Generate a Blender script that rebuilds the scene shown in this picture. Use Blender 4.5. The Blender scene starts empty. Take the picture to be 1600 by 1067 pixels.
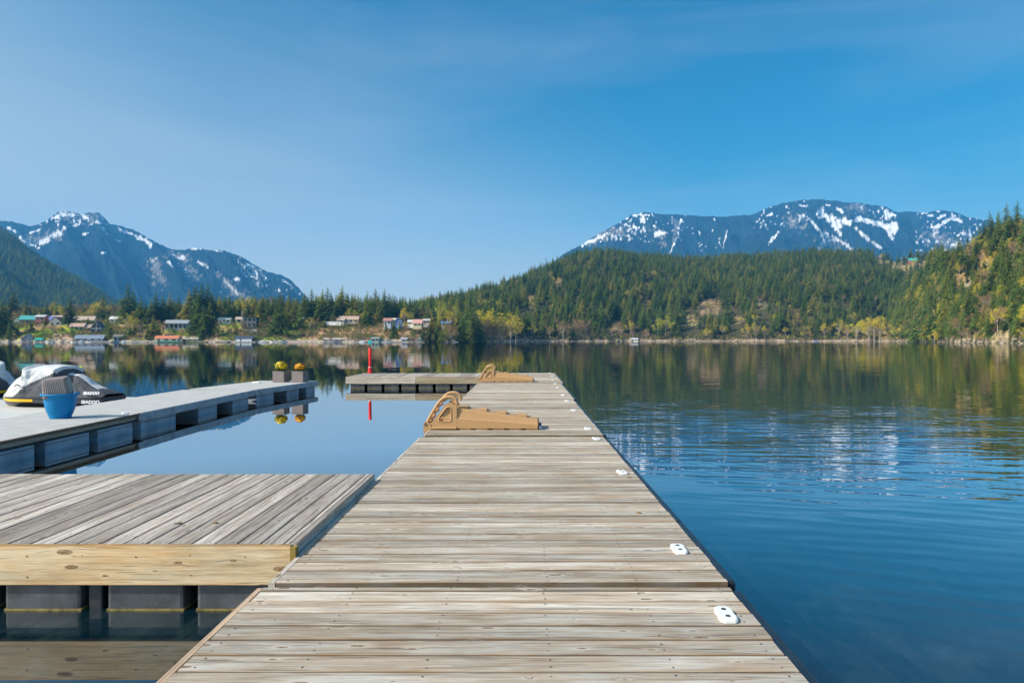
import bpy, bmesh, math, random
import numpy as np
from mathutils import Vector, Matrix
R = math.radians
random.seed(7); rng = np.random.default_rng(11)
scn = bpy.context.scene
COL = scn.collection
# ------------------------------------------------------------------ camera
F = 1069.0; CX = 819.0; CY = 531.0; CAMZ = 1.61          # focal length and principal point in pixels of a 1600 px wide view
cd = bpy.data.cameras.new("camera"); cam = bpy.data.objects.new("camera", cd); COL.objects.link(cam)
cam.location = (0, 0, CAMZ); cam.rotation_euler = (R(90), 0, 0)
cd.sensor_width = 36; cd.lens = F / 1600 * 36
cd.shift_x = -(CX - 800) / 1600; cd.shift_y = -(533.5 - CY) / 1600
cd.clip_start = 0.05; cd.clip_end = 40000
scn.camera = cam
# ------------------------------------------------------------------ sky and sun
SUN_EL = 38.0; SUN_AZ = math.atan2(-0.906, -0.423)
w = bpy.data.worlds.new("World"); scn.world = w; w.use_nodes = True
nt = w.node_tree; nt.nodes.clear()
def wn(t): return nt.nodes.new(t)
sky = wn('ShaderNodeTexSky'); sky.sky_type = 'NISHITA'; sky.sun_disc = False
sky.sun_elevation = R(SUN_EL); sky.sun_rotation = SUN_AZ % (2 * math.pi)
sky.altitude = 100; sky.air_density = 1.15; sky.dust_density = 1.1; sky.ozone_density = 2.2
hs = wn('ShaderNodeHueSaturation'); hs.inputs['Saturation'].default_value = 1.25
tint = wn('ShaderNodeMix'); tint.data_type = 'RGBA'; tint.blend_type = 'MULTIPLY'; tint.inputs[0].default_value = 1
tint.inputs[7].default_value = (0.08, 0.69, 0.75, 1)
tc = wn('ShaderNodeTexCoord'); mp = wn('ShaderNodeMapping'); mp.inputs['Scale'].default_value = (1.2, 2.2, 6.5); mp.inputs['Rotation'].default_value = (R(14), R(-16), R(20))
nz = wn('ShaderNodeTexNoise'); nz.inputs['Scale'].default_value = 1.5; nz.inputs['Detail'].default_value = 7; nz.inputs['Roughness'].default_value = .5; nz.inputs['Distortion'].default_value = .5
cr = wn('ShaderNodeValToRGB'); cr.color_ramp.elements[0].position = .47; cr.color_ramp.elements[1].position = .85
cr.color_ramp.elements[1].color = (.22, .22, .22, 1)
cl = wn('ShaderNodeMix'); cl.data_type = 'RGBA'; cl.inputs[7].default_value = (5.4, 5.6, 5.8, 1)
bg = wn('ShaderNodeBackground'); bg.inputs['Strength'].default_value = 0.1
wo = wn('ShaderNodeOutputWorld')
L = nt.links.new
L(tc.outputs['Generated'], mp.inputs[0]); L(mp.outputs[0], nz.inputs['Vector']); L(nz.outputs['Fac'], cr.inputs[0])
L(sky.outputs[0], hs.inputs['Color']); L(hs.outputs[0], tint.inputs[6])
gs = wn('ShaderNodeSeparateXYZ'); gn = wn('ShaderNodeVectorMath'); gn.operation = 'NORMALIZE'
L(tc.outputs['Generated'], gn.inputs[0]); L(gn.outputs[0], gs.inputs[0])
def wm(op, a, b):
    x = wn('ShaderNodeMath'); x.operation = op
    for i, v in enumerate((a, b)):
        if isinstance(v, (int, float)): x.inputs[i].default_value = v
        else: L(v, x.inputs[i])
    return x.outputs[0]
# pale dusty air low in the sky, thicker towards the sun's side
wid = wm('MAXIMUM', wm('SUBTRACT', .18, wm('MULTIPLY', gs.outputs[0], .20)), .13)
fac = wm('MULTIPLY', wm('POWER', 2.718, wm('MULTIPLY', wm('POWER', wm('DIVIDE', wm('MAXIMUM', gs.outputs[2], 0.0), wid), 2.0), -1.0)), .84)
dusty = wn('ShaderNodeMix'); dusty.data_type = 'RGBA'; dusty.inputs[7].default_value = (6.9, 6.4, 5.4, 1)
L(fac, dusty.inputs[0]); L(tint.outputs[2], dusty.inputs[6])
# broad pale glow of the air around the sun
dt = wn('ShaderNodeVectorMath'); dt.operation = 'DOT_PRODUCT'; L(gn.outputs[0], dt.inputs[0])
dt.inputs[1].default_value = (math.sin(SUN_AZ) * math.cos(R(SUN_EL)), math.cos(SUN_AZ) * math.cos(R(SUN_EL)), math.sin(R(SUN_EL)))
glow = wn('ShaderNodeMix'); glow.data_type = 'RGBA'; glow.inputs[7].default_value = (10, 10.2, 9.0, 1)
L(wm('MULTIPLY', wm('POWER', wm('MAXIMUM', dt.outputs['Value'], 0.0), 3.0), .85), glow.inputs[0]); L(dusty.outputs[2], glow.inputs[6])
L(cr.outputs[0], cl.inputs[0]); L(glow.outputs[2], cl.inputs[6]); L(cl.outputs[2], bg.inputs[0]); L(bg.outputs[0], wo.inputs[0])
sl = bpy.data.lights.new("sun", 'SUN'); sun = bpy.data.objects.new("sun", sl); COL.objects.link(sun)
sl.energy = 4.3; sl.angle = R(0.5); sl.color = (1.0, .915, .79)
sd = Vector((math.sin(SUN_AZ) * math.cos(R(SUN_EL)), math.cos(SUN_AZ) * math.cos(R(SUN_EL)), math.sin(R(SUN_EL))))
sun.rotation_euler = sd.to_track_quat('Z', 'Y').to_euler(); sun.location = (-20, -10, 30)
scn.view_settings.view_transform = 'Standard'; scn.view_settings.look = 'None'
scn.view_settings.exposure = 0.62; scn.view_settings.gamma = 1.0
scn.cycles.volume_bounces = 1; scn.cycles.max_bounces = 8
scn.cycles.volume_step_rate = 1

# ------------------------------------------------------------------ materials
class NT:
    def __init__(s, name):
        s.m = bpy.data.materials.new(name); s.m.use_nodes = True; s.t = s.m.node_tree
        s.b = s.t.nodes['Principled BSDF']; s.out = s.t.nodes['Material Output']
    def n(s, t, **kw):
        x = s.t.nodes.new(t)
        for k, v in kw.items(): setattr(x, k, v)
        return x
    def l(s, a, b): s.t.links.new(a, b)
    def math(s, op, a, b=None, c=None, clamp=False):
        x = s.n('ShaderNodeMath', operation=op); x.use_clamp = clamp
        for i, v in enumerate((a, b, c)):
            if v is None: continue
            if isinstance(v, (int, float)): x.inputs[i].default_value = v
            else: s.l(v, x.inputs[i])
        return x.outputs[0]
    def comb(s, x, y, z=0.0):
        c = s.n('ShaderNodeCombineXYZ')
        for i, v in enumerate((x, y, z)):
            if isinstance(v, (int, float)): c.inputs[i].default_value = v
            else: s.l(v, c.inputs[i])
        return c.outputs[0]
    def noise(s, vec, scale=1, detail=4, rough=.5, dist=0):
        x = s.n('ShaderNodeTexNoise'); x.inputs['Scale'].default_value = scale; x.inputs['Detail'].default_value = detail
        x.inputs['Roughness'].default_value = rough; x.inputs['Distortion'].default_value = dist
        if vec is not None: s.l(vec, x.inputs['Vector'])
        return x
    def ramp(s, fac, stops):
        x = s.n('ShaderNodeValToRGB'); e = x.color_ramp.elements
        while len(e) < len(stops): e.new(.5)
        for i, (p, c) in enumerate(stops):
            e[i].position = p; e[i].color = (*c, 1) if not isinstance(c, (int, float)) else (c, c, c, 1)
        s.l(fac, x.inputs[0]); return x.outputs[0]
    def mix(s, fac, a, b, mode='MIX'):
        x = s.n('ShaderNodeMix', data_type='RGBA', blend_type=mode)
        for i, v in ((0, fac), (6, a), (7, b)):
            if isinstance(v, (int, float)): x.inputs[i].default_value = v if i == 0 else (v, v, v, 1)
            elif isinstance(v, tuple): x.inputs[i].default_value = (*v, 1)
            else: s.l(v, x.inputs[i])
        return x.outputs[2]
    def bump(s, h, strength=.3, dist=.01):
        x = s.n('ShaderNodeBump'); x.inputs['Strength'].default_value = strength; x.inputs['Distance'].default_value = dist
        s.l(h, x.inputs['Height']); s.l(x.outputs[0], s.b.inputs['Normal'])

def plain(name, c, rough=.6, var=.15, scale=6, metal=0, spec=None, bump=0):
    M = NT(name); tcn = M.n('ShaderNodeTexCoord')
    n = M.noise(tcn.outputs['Object'], scale, 5, .6)
    lo = tuple(x * (1 - var) for x in c); hi = tuple(min(1, x * (1 + var)) for x in c)
    M.l(M.ramp(n.outputs['Fac'], [(.3, lo), (.7, hi)]), M.b.inputs['Base Color'])
    M.b.inputs['Roughness'].default_value = rough; M.b.inputs['Metallic'].default_value = metal
    if spec is not None: M.b.inputs['Specular IOR Level'].default_value = spec
    if bump: M.bump(n.outputs['Fac'], bump, .01)
    return M.m

def wood(name, dark, mid, light, stain=(.30, .22, .10), stainamt=.5, knot=.62, warm=.25, spread=.6, ksz=1.0):
    M = NT(name)
    uv = M.n('ShaderNodeUVMap', uv_map='grain'); rv = M.n('ShaderNodeUVMap', uv_map='rnd')
    s = M.n('ShaderNodeSeparateXYZ'); M.l(uv.outputs[0], s.inputs[0]); u, v = s.outputs[0], s.outputs[1]
    r = M.n('ShaderNodeSeparateXYZ'); M.l(rv.outputs[0], r.inputs[0]); r1, r2 = r.outputs[0], r.outputs[1]
    off = M.math('MULTIPLY', r1, 37.0)
    # knots
    kv = M.comb(M.math('MULTIPLY', u, 3.2), M.math('MULTIPLY', v, 10.0), off)
    vo = M.n('ShaderNodeTexVoronoi', feature='F1', voronoi_dimensions='2D'); vo.inputs['Scale'].default_value = 1; M.l(kv, vo.inputs['Vector'])
    sc = M.n('ShaderNodeSeparateColor'); M.l(vo.outputs['Color'], sc.inputs[0])
    has = M.math('GREATER_THAN', sc.outputs[0], knot)
    size = M.math('MULTIPLY_ADD', M.math('POWER', sc.outputs[1], 2.0), .09, .036)
    kd = M.math('DIVIDE', vo.outputs['Distance'], M.math('MULTIPLY', size, ksz))
    kn = M.math('MULTIPLY', has, M.math('SUBTRACT', 1.0, kd, clamp=True))
    halo = M.math('MULTIPLY', has, M.math('SUBTRACT', 1.0, M.math('DIVIDE', kd, 3.2), clamp=True))
    v2 = M.math('MULTIPLY_ADD', halo, .016, v)
    g1 = M.noise(M.comb(M.math('MULTIPLY', u, 1.3), M.math('MULTIPLY', v2, 34), off), 1, 5, .62, .7)
    g2 = M.noise(M.comb(M.math('MULTIPLY', u, 7), M.math('MULTIPLY', v2, 260), off), 1, 3, .6, .3)
    g3 = M.noise(M.comb(M.math('MULTIPLY', u, 2.2), M.math('MULTIPLY', v, 6), off), 1, 4, .6)
    mixf = M.math('ADD', M.math('MULTIPLY', g1.outputs['Fac'], .6), M.math('MULTIPLY', g2.outputs['Fac'], .4))
    c = M.ramp(mixf, [(.30, dark), (.44, mid), (.58, light), (.76, tuple(min(1, x * 1.10) for x in light))])
    c = M.mix(M.math('MULTIPLY', M.ramp(g3.outputs['Fac'], [(.4, 0.), (.7, 1.)]), warm), c, stain)
    # stain along the edges of each board
    ev = M.n('ShaderNodeUVMap', uv_map='edge'); es = M.n('ShaderNodeSeparateXYZ'); M.l(ev.outputs[0], es.inputs[0])
    en = M.noise(M.comb(M.math('MULTIPLY', u, 3), off, v), 1, 4, .6)
    e = M.math('MULTIPLY', M.math('GREATER_THAN', es.outputs[0], .74), M.ramp(en.outputs['Fac'], [(.45, 0.), (.62, 1.)]))
    e2 = M.math('MULTIPLY', M.math('POWER', es.outputs[0], 9.0), M.ramp(en.outputs['Fac'], [(.35, .15), (.65, 1.)]))
    c = M.mix(M.math('MULTIPLY', e2, stainamt), c, stain)
    mo = M.noise(M.comb(M.math('MULTIPLY', u, 1.7), M.math('MULTIPLY', v, 9), off), 1, 5, .65, .8)
    mk = M.ramp(mo.outputs['Fac'], [(.32, .74), (.5, 1.), (.68, 1.10)])
    c = M.mix(.8, c, M.comb(mk, mk, mk), 'MULTIPLY')
    c = M.mix(M.math('MULTIPLY', M.math('GREATER_THAN', es.outputs[0], .965), .6), c, tuple(x * .4 for x in dark))
    # board to board variation
    br = M.math('MULTIPLY_ADD', r2, spread, 1 - spread * .55)
    c = M.mix(1.0, c, M.comb(br, br, br), 'MULTIPLY')
    c = M.mix(M.math('MULTIPLY', halo, .35), c, tuple(min(1, x * 1.25) for x in light))
    kc = M.ramp(kn, [(0., 0.), (.12, .85), (1., 1.)])
    kn2 = M.noise(M.comb(M.math('MULTIPLY', u, 60), M.math('MULTIPLY', v, 160), off), 1, 2, .5)
    c = M.mix(M.math('MULTIPLY', kc, M.ramp(kn2.outputs['Fac'], [(.30, .55), (.6, 1.)])), c, (mid[0] * .38, mid[1] * .27, mid[2] * .18))
    # fine cracks
    ck = M.noise(M.comb(M.math('MULTIPLY', u, 1.4), M.math('MULTIPLY', v2, 85), off), 1, 2, .5, 1.2)
    cf = M.ramp(ck.outputs['Fac'], [(.62, 0.), (.66, 1.)])
    c = M.mix(M.math('MULTIPLY', cf, .6), c, tuple(x * .35 for x in dark))
    M.l(c, M.b.inputs['Base Color']); M.b.inputs['Roughness'].default_value = .82
    M.b.inputs['Specular IOR Level'].default_value = .25
    h = M.math('SUBTRACT', M.math('MULTIPLY', g2.outputs['Fac'], .5), M.math('MULTIPLY', cf, .9))
    h = M.math('ADD', h, M.math('MULTIPLY', g1.outputs['Fac'], .5))
    M.bump(h, .55, .004)
    return M.m

MAT = {}
MAT['deck'] = wood('weathered deck boards', (.175, .138, .106), (.41, .355, .29), (.61, .57, .505), stain=(.34, .19, .075), stainamt=1.0, knot=.52, warm=.5)
MAT['deck_grey'] = wood('grey weathered boards', (.14, .115, .095), (.33, .285, .245), (.56, .51, .455), stain=(.27, .18, .11), stainamt=.4, knot=.5, warm=.3)
MAT['fascia'] = wood('newer yellow fascia board', (.28, .19, .10), (.52, .395, .24), (.68, .56, .385), stain=(.72, .38, .11), stainamt=.9, knot=.35, ksz=1.5, warm=.4)
MAT['fascia_old'] = wood('aged fascia board', (.34, .28, .22), (.50, .43, .34), (.62, .55, .45), stain=(.40, .30, .18), stainamt=.4)
MAT['fascia_mid'] = wood('weathered tan fascia board', (.30, .22, .13), (.48, .385, .26), (.60, .50, .36), stain=(.40, .26, .12), stainamt=.6, knot=.5)
MAT['trim'] = wood('brown edge trim', (.34, .22, .14), (.50, .35, .24), (.60, .44, .32), knot=.9)
MAT['post'] = wood('treated yellow post end', (.26, .17, .03), (.42, .29, .06), (.52, .38, .12), knot=.95)
MAT['float'] = plain('black plastic float', (.022, .024, .028), .38, .4, 5)
MAT['float_grey'] = plain('grey float side', (.06, .066, .074), .45, .55, 7, bump=.25)  # paler, mottled grey version of the black float plastic
MAT['algae'] = plain('waterline algae', (.22, .17, .05), .8, .5, 25, bump=.5)
MAT['beam'] = plain('dark frame timber', (.035, .03, .026), .8, .3, 8)
MAT['nail'] = plain('dark nail heads', (.05, .045, .04), .5, .2)
MAT['rubber'] = plain('black rubber bumper', (.016, .020, .028), .35, .3, 8)
MAT['white_plastic'] = plain('white moulded plastic', (.80, .80, .78), .4, .05, 9)
MAT['hole'] = plain('bolt recess', (.05, .05, .055), .5, .2)
MAT['tan'] = plain('tan moulded plastic', (.50, .29, .13), .55, .10, 60, bump=.25)
MAT['tan_dark'] = plain('brown tread rubber', (.16, .085, .05), .6, .2, 40)
MAT['steel'] = plain('galvanised steel', (.42, .45, .50), .38, .15, 12, metal=.7)
MAT['bluegrey'] = plain('blue grey fender cap', (.12, .18, .27), .4, .15)
MAT['red'] = plain('red paint', (.72, .012, .012), .38, .1)
MAT['pot_blue'] = plain('bright blue plastic pot', (.0, .19, .44), .5, .06, 4, spec=.25)
MAT['planter'] = plain('grey brown planter', (.22, .18, .17), .6, .15, 12, bump=.2)
MAT['soil'] = plain('potting soil', (.05, .035, .025), .95, .4, 40)
MAT['dock_grey'] = plain('grey composite decking', (.46, .455, .44), .75, .12, 3, bump=.2)
MAT['dock_side'] = plain('blue grey dock side board', (.34, .38, .41), .6, .25, 5)
MAT['float_blue'] = plain('blue grey float', (.30, .36, .42), .45, .3, 2.5)
MAT['cover_white'] = plain('pale grey cover cloth', (.56, .57, .58), .8, .14, 7, bump=.5)
MAT['cover_dark'] = plain('charcoal cover cloth', (.06, .066, .08), .75, .2, 7, bump=.5)
MAT['yellow'] = plain('yellow gel coat', (.85, .50, .0), .25, .05)
MAT['black_gloss'] = plain('black hull', (.02, .02, .025), .25, .2)
MAT['lime'] = plain('lime plastic', (.65, .75, .02), .4, .1)
MAT['mark_white'] = plain('white lettering', (.75, .77, .80), .5, .03)
MAT['glass'] = plain('dark window glass', (.02, .03, .04), .08, .3)
MAT['white_paint'] = plain('white paint', (.78, .77, .73), .6, .06)
MAT['float_white'] = plain('pale floating platform', (.60, .60, .58), .5, .1)
MAT['leaf_brown'] = plain('dry leaf', (.30, .17, .05), .7, .4, 60)
def flower(name, cols):
    M = NT(name); tcn = M.n('ShaderNodeTexCoord'); n = M.noise(tcn.outputs['Object'], 13, 3, .6)
    M.l(M.ramp(n.outputs['Fac'], [(.40, cols[0]), (.5, cols[1]), (.62, cols[2])]), M.b.inputs['Base Color']); M.b.inputs['Roughness'].default_value = .6
    M.b.inputs['Subsurface Weight'].default_value = 0.0
    return M.m
MAT['fl_yellow'] = flower('yellow pansy mass', [(.10, .16, .01), (.62, .50, .01), (.75, .42, .0)])
MAT['fl_orange'] = flower('orange and maroon pansy mass', [(.22, .03, .02), (.75, .32, .01), (.80, .48, .0)])
_pc = {}
def paint(c, rough=.7):
    k = tuple(round(x, 3) for x in c)
    if k not in _pc: _pc[k] = plain('paint %d' % (len(_pc) + 1), k, rough, .12, .8)
    return _pc[k]

# ------------------------------------------------------------------ mesh helpers
def obj(name, me, parent=None, mats=()):
    o = bpy.data.objects.new(name, me); COL.objects.link(o)
    for m in mats:
        if m.name not in [x.name for x in me.materials if x]: me.materials.append(m)
    if parent is not None: o.parent = parent
    return o
def tag(o, label=None, cat=None, group=None, kind=None):
    for k, v in (('label', label), ('category', cat), ('group', group), ('kind', kind)):
        if v: o[k] = v
    return o
def thing(name, label, cat, loc=(0, 0, 0), rz=0, group=None):
    o = bpy.data.objects.new(name, None); COL.objects.link(o); o.location = loc; o.rotation_euler = (0, 0, rz)
    o.empty_display_size = .2
    return tag(o, label, cat, group)
def copy_tree(o, parent=None):
    c = o.copy(); COL.objects.link(c)
    if parent is not None: c.parent = parent
    for ch in list(o.children): copy_tree(ch, c)
    return c

class MB:
    def __init__(s): s.v = []; s.f = []; s.mi = []; s.mats = []; s.sm = []
    def mat(s, m):
        if m not in s.mats: s.mats.append(m)
        return s.mats.index(m)
    def add(s, vs, fs, m, smooth=False):
        o = len(s.v); s.v += [tuple(p) for p in vs]; k = s.mat(m)
        for f in fs: s.f.append([i + o for i in f]); s.mi.append(k); s.sm.append(smooth)
    def box(s, x0, x1, y0, y1, z0, z1, m, bev=0.0):
        if bev <= 0:
            vs = [(x, y, z) for x in (x0, x1) for y in (y0, y1) for z in (z0, z1)]
            s.add(vs, [(0, 1, 3, 2), (4, 6, 7, 5), (0, 4, 5, 1), (2, 3, 7, 6), (0, 2, 6, 4), (1, 5, 7, 3)], m)
        else:
            bm = bmesh.new(); bmesh.ops.create_cube(bm, size=1)
            for v in bm.verts: v.co = Vector(((x0 + x1) / 2 + v.co.x * (x1 - x0), (y0 + y1) / 2 + v.co.y * (y1 - y0), (z0 + z1) / 2 + v.co.z * (z1 - z0)))
            bmesh.ops.bevel(bm, geom=bm.edges[:], offset=bev, segments=2, affect='EDGES', profile=.6)
            bm.verts.index_update(); s.add([v.co[:] for v in bm.verts], [[v.index for v in f.verts] for f in bm.faces], m); bm.free()
    def prism(s, poly, y0, y1, m):              # polygon in x,z extruded along y
        n = len(poly); vs = [(x, y0, z) for x, z in poly] + [(x, y1, z) for x, z in poly]
        s.add(vs, [list(range(n)), list(range(2 * n - 1, n - 1, -1))] + [(i, i + n, (i + 1) % n + n, (i + 1) % n) for i in range(n)], m)
    def tube(s, pts, r, m, n=10, close=True):
        pts = [Vector(p) for p in pts]; rr = r if isinstance(r, (list, tuple)) else [r] * len(pts)
        vs = []; up = Vector((0, 1, 0))
        for i, p in enumerate(pts):
            d = (pts[min(i + 1, len(pts) - 1)] - pts[max(i - 1, 0)]).normalized()
            a = d.cross(up); 
            if a.length < .05: a = d.cross(Vector((0, 0, 1)))
            a.normalize(); b = d.cross(a)
            for k in range(n):
                t = 2 * math.pi * k / n; vs.append(p + (a * math.cos(t) + b * math.sin(t)) * rr[i])
        fs = [(i * n + k, i * n + (k + 1) % n, (i + 1) * n + (k + 1) % n, (i + 1) * n + k) for i in range(len(pts) - 1) for k in range(n)]
        s.add(vs, fs, m, True)
        if close: s.add(vs[:n], [list(range(n - 1, -1, -1))], m); s.add(vs[-n:], [list(range(n))], m)
    def lathe(s, prof, m, n=32, c=(0, 0, 0)):
        vs = [(c[0] + r * math.cos(2 * math.pi * k / n), c[1] + r * math.sin(2 * math.pi * k / n), c[2] + z) for r, z in prof for k in range(n)]
        s.add(vs, [(i * n + k, i * n + (k + 1) % n, (i + 1) * n + (k + 1) % n, (i + 1) * n + k) for i in range(len(prof) - 1) for k in range(n)], m, True)
    def build(s, name, parent=None, fixn=True):
        me = bpy.data.meshes.new(name); me.from_pydata(s.v, [], s.f)
        for m in s.mats: me.materials.append(m)
        me.polygons.foreach_set('material_index', s.mi); me.polygons.foreach_set('use_smooth', s.sm)
        if fixn:
            bm = bmesh.new(); bm.from_mesh(me); bmesh.ops.recalc_face_normals(bm, faces=bm.faces[:]); bm.to_mesh(me); bm.free()
        me.update()
        return obj(name, me, parent)

def boards(name, specs, m, parent, nails=None, nailmat=None):
    """specs: (origin, dir_along, dir_across, up, length, width, thick, wobble) ; every board carries its own grain coordinates"""
    V = []; Fc = []; G = []; E = []; Rn = []; MI = []
    for (o, a, c, up, ln, wd, th) in specs:
        o, a, c, up = Vector(o), Vector(a).normalized(), Vector(c).normalized(), Vector(up).normalized()
        r1, r2 = random.random(), random.random(); u0 = random.random() * 40; v0 = random.random() * 9
        b = .006; dz = random.uniform(-.0018, .0018); cup = random.uniform(-.0014, .0022)
        prof = [(0, -th), (0, -b), (b * .35, -b * .3), (b, 0), (wd * .3, cup), (wd * .7, cup), (wd - b, 0), (wd - b * .35, -b * .3), (wd, -b), (wd, -th)]
        e0 = random.uniform(-.004, .004); e1 = random.uniform(-.004, .004); ns = 5
        base = len(V); n = len(prof)
        for i in range(ns + 1):
            t = i / ns; al = e0 + (ln + e1 - e0) * t; wob = math.sin(t * 5 + r1 * 9) * .0012
            for (y, z) in prof: V.append(o + a * al + c * (y + wob) + up * (z + dz))
        def gv(i, j):
            t = i / ns; return (u0 + ln * t, v0 + prof[j][0] + prof[j][1] * -1 * (1 if j > n // 2 else -1))
        def ee(j): return (abs(prof[j][0] / wd - .5) * 2, 0)
        for i in range(ns):
            for j in range(n - 1):
                q = [(i, j), (i + 1, j), (i + 1, j + 1), (i, j + 1)]
                Fc.append([base + x * n + y for x, y in q]); MI.append(0)
                for x, y in q: G.append(gv(x, y)); E.append(ee(y)); Rn.append((r1, r2))
        for i in (0, ns):
            Fc.append([base + i * n + j for j in range(n)]); MI.append(0)
            for j in range(n): G.append((u0 + prof[j][0] * .3, v0 + prof[j][1])); E.append((.5, 0)); Rn.append((r1, r2))
        if nails:
            for nx in nails:
                for fy in (.25, .75):
                    if random.random() < .25: continue
                    p = o + a * (nx + random.uniform(-.006, .006)) + c * (wd * fy + random.uniform(-.008, .008)) + up * (dz + .0022 + max(0, cup))
                    rr = random.uniform(.003, .0052); b2 = len(V)
                    for k in range(6): V.append(p + a * rr * math.cos(k * 1.047) + c * rr * math.sin(k * 1.047))
                    Fc.append([b2 + k for k in range(6)]); MI.append(1)
                    for k in range(6): G.append((0, 0)); E.append((0, 0)); Rn.append((0, 0))
    me = bpy.data.meshes.new(name); me.from_pydata([v[:] for v in V], [], Fc)
    for nm, D in (('grain', G), ('edge', E), ('rnd', Rn)):
        l = me.uv_layers.new(name=nm); l.data.foreach_set('uv', [x for p in D for x in p])
    me.materials.append(m)
    if nails: me.materials.append(nailmat or MAT['nail'])
    me.polygons.foreach_set('material_index', MI)
    return obj(name, me, parent)

# ------------------------------------------------------------------ numpy noise
def _h(ix, iy, seed):
    n = (ix.astype(np.int64) * 374761393 + iy.astype(np.int64) * 668265263 + seed * 1442695041) & 0xffffffff
    n = ((n ^ (n >> 13)) * 1274126177) & 0xffffffff
    return ((n ^ (n >> 16)) & 0xffff) / 65535.0
def vn(x, y, seed=0):
    x = np.asarray(x, float); y = np.asarray(y, float); x, y = np.broadcast_arrays(x, y)
    ix = np.floor(x); iy = np.floor(y); fx = x - ix; fy = y - iy
    fx = fx * fx * (3 - 2 * fx); fy = fy * fy * (3 - 2 * fy)
    a = _h(ix, iy, seed); b = _h(ix + 1, iy, seed); c = _h(ix, iy + 1, seed); d = _h(ix + 1, iy + 1, seed)
    return (a + (b - a) * fx) * (1 - fy) + (c + (d - c) * fx) * fy
def fbm(x, y, o=4, seed=0, ridged=False):
    s = 0; a = .5; t = 0
    for i in range(o):
        v = vn(np.asarray(x) * 2 ** i, np.asarray(y) * 2 ** i, seed + i * 7)
        if ridged: v = 1 - np.abs(2 * v - 1)
        s = s + a * v; t += a; a *= .5
    return s / t
def tab(x, pts):
    return np.interp(x, [p[0] for p in pts], [p[1] for p in pts])

# ------------------------------------------------------------------ terrain: height as a function of bearing column and distance
SH = [(-2000, 430), (-400, 425), (0, 428), (60, 430), (110, 428), (300, 432), (450, 430), (600, 432), (640, 440), (700, 470), (760, 520), (850, 600), (1000, 640), (1300, 640), (1380, 600), (1420, 520), (1480, 400), (1550, 330), (1600, 290), (1800, 205), (2300, 150), (4000, 150)]
RB = [(600, 506), (640, 500), (690, 482), (740, 468), (800, 453), (850, 430), (900, 412), (930, 404), (960, 406), (1000, 411), (1060, 416), (1150, 414), (1290, 405), (1350, 407), (1380, 410), (1430, 409), (1470, 412), (1600, 400), (2000, 380), (4000, 380)]
YB = [(600, 850), (800, 1100), (930, 1250), (4000, 1250)]
SB = [(600, 432), (640, 440), (700, 470), (760, 520), (850, 600), (1000, 640), (4000, 640)]
RC = [(1370, 531), (1400, 500), (1430, 452), (1470, 416), (1500, 404), (1530, 394), (1560, 386), (1600, 374), (1700, 345), (1900, 300), (2300, 260), (4000, 240)]
def shore(px): return tab(px, SH) + (vn(np.asarray(px) / 22., 3.3, 5) - .5) * 14 + (vn(np.asarray(px) / 6., 1.3, 9) - .5) * 5
def H(px, Y):
    px = np.asarray(px, float); Y = np.asarray(Y, float); px, Y = np.broadcast_arrays(px, Y)
    S = shore(px); d = Y - S; X = (px - CX) / F * Y
    town = tab(d, [(0, 0), (3, .7), (20, 4.8), (60, 12.3), (120, 15.5), (400, 22), (2000, 30)])
    bank = tab(d, [(0, 0), (2, 1.2), (6, 2.6), (14, 3.6), (3000, 3.6)])
    zb = (CY - tab(px, RB)) / F * tab(px, YB) + CAMZ
    sb = np.clip((Y - tab(px, SB)) / (tab(px, YB) - tab(px, SB)), 0, 1)
    hb = zb * (1 - (1 - sb) ** 1.25) - np.clip(Y - tab(px, YB), 0, 3000) * .12
    YC = S + 185
    zc = (CY - tab(px, RC)) / F * YC + CAMZ
    sc = np.clip(d / 185, 0, 1)
    hc = zc * (1 - (1 - sc) ** 1.2) - np.clip(Y - YC, 0, 3000) * .1
    wt = tab(px, [(640, 1), (800, 0)])
    h = np.maximum(np.where(px < 600, 0, hb), np.where(px > 1370, hc, 0))
    h = np.maximum(h, town * wt)
    h = np.maximum(h, bank)
    big = 1 - wt
    h = h + np.clip(d / 60, 0, 1) * ((fbm(X / 45., Y / 45., 3, 3) - .5) * (3 + 16 * big)) + np.clip(d / 8, 0, 1) * (fbm(X / 7., Y / 7., 3, 4) - .5) * 2.0
    return np.where(d < 0, np.maximum(d * .12, -4) - .05, h)
def proj_y(px, Y): return CY - (H(px, Y) - CAMZ) * F / Y
def hit(px, py):
    Ys = np.linspace(160, 1400, 2500); ys = proj_y(np.full_like(Ys, px), Ys)
    ok = np.where((ys <= py) & (Ys > shore(px)))[0]
    return float(Ys[ok[0]]) if len(ok) else float(shore(px) + 5)
def world(px, Y, z=None):
    return Vector(((px - CX) / F * Y, Y, float(H(px, Y)) if z is None else z))

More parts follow.
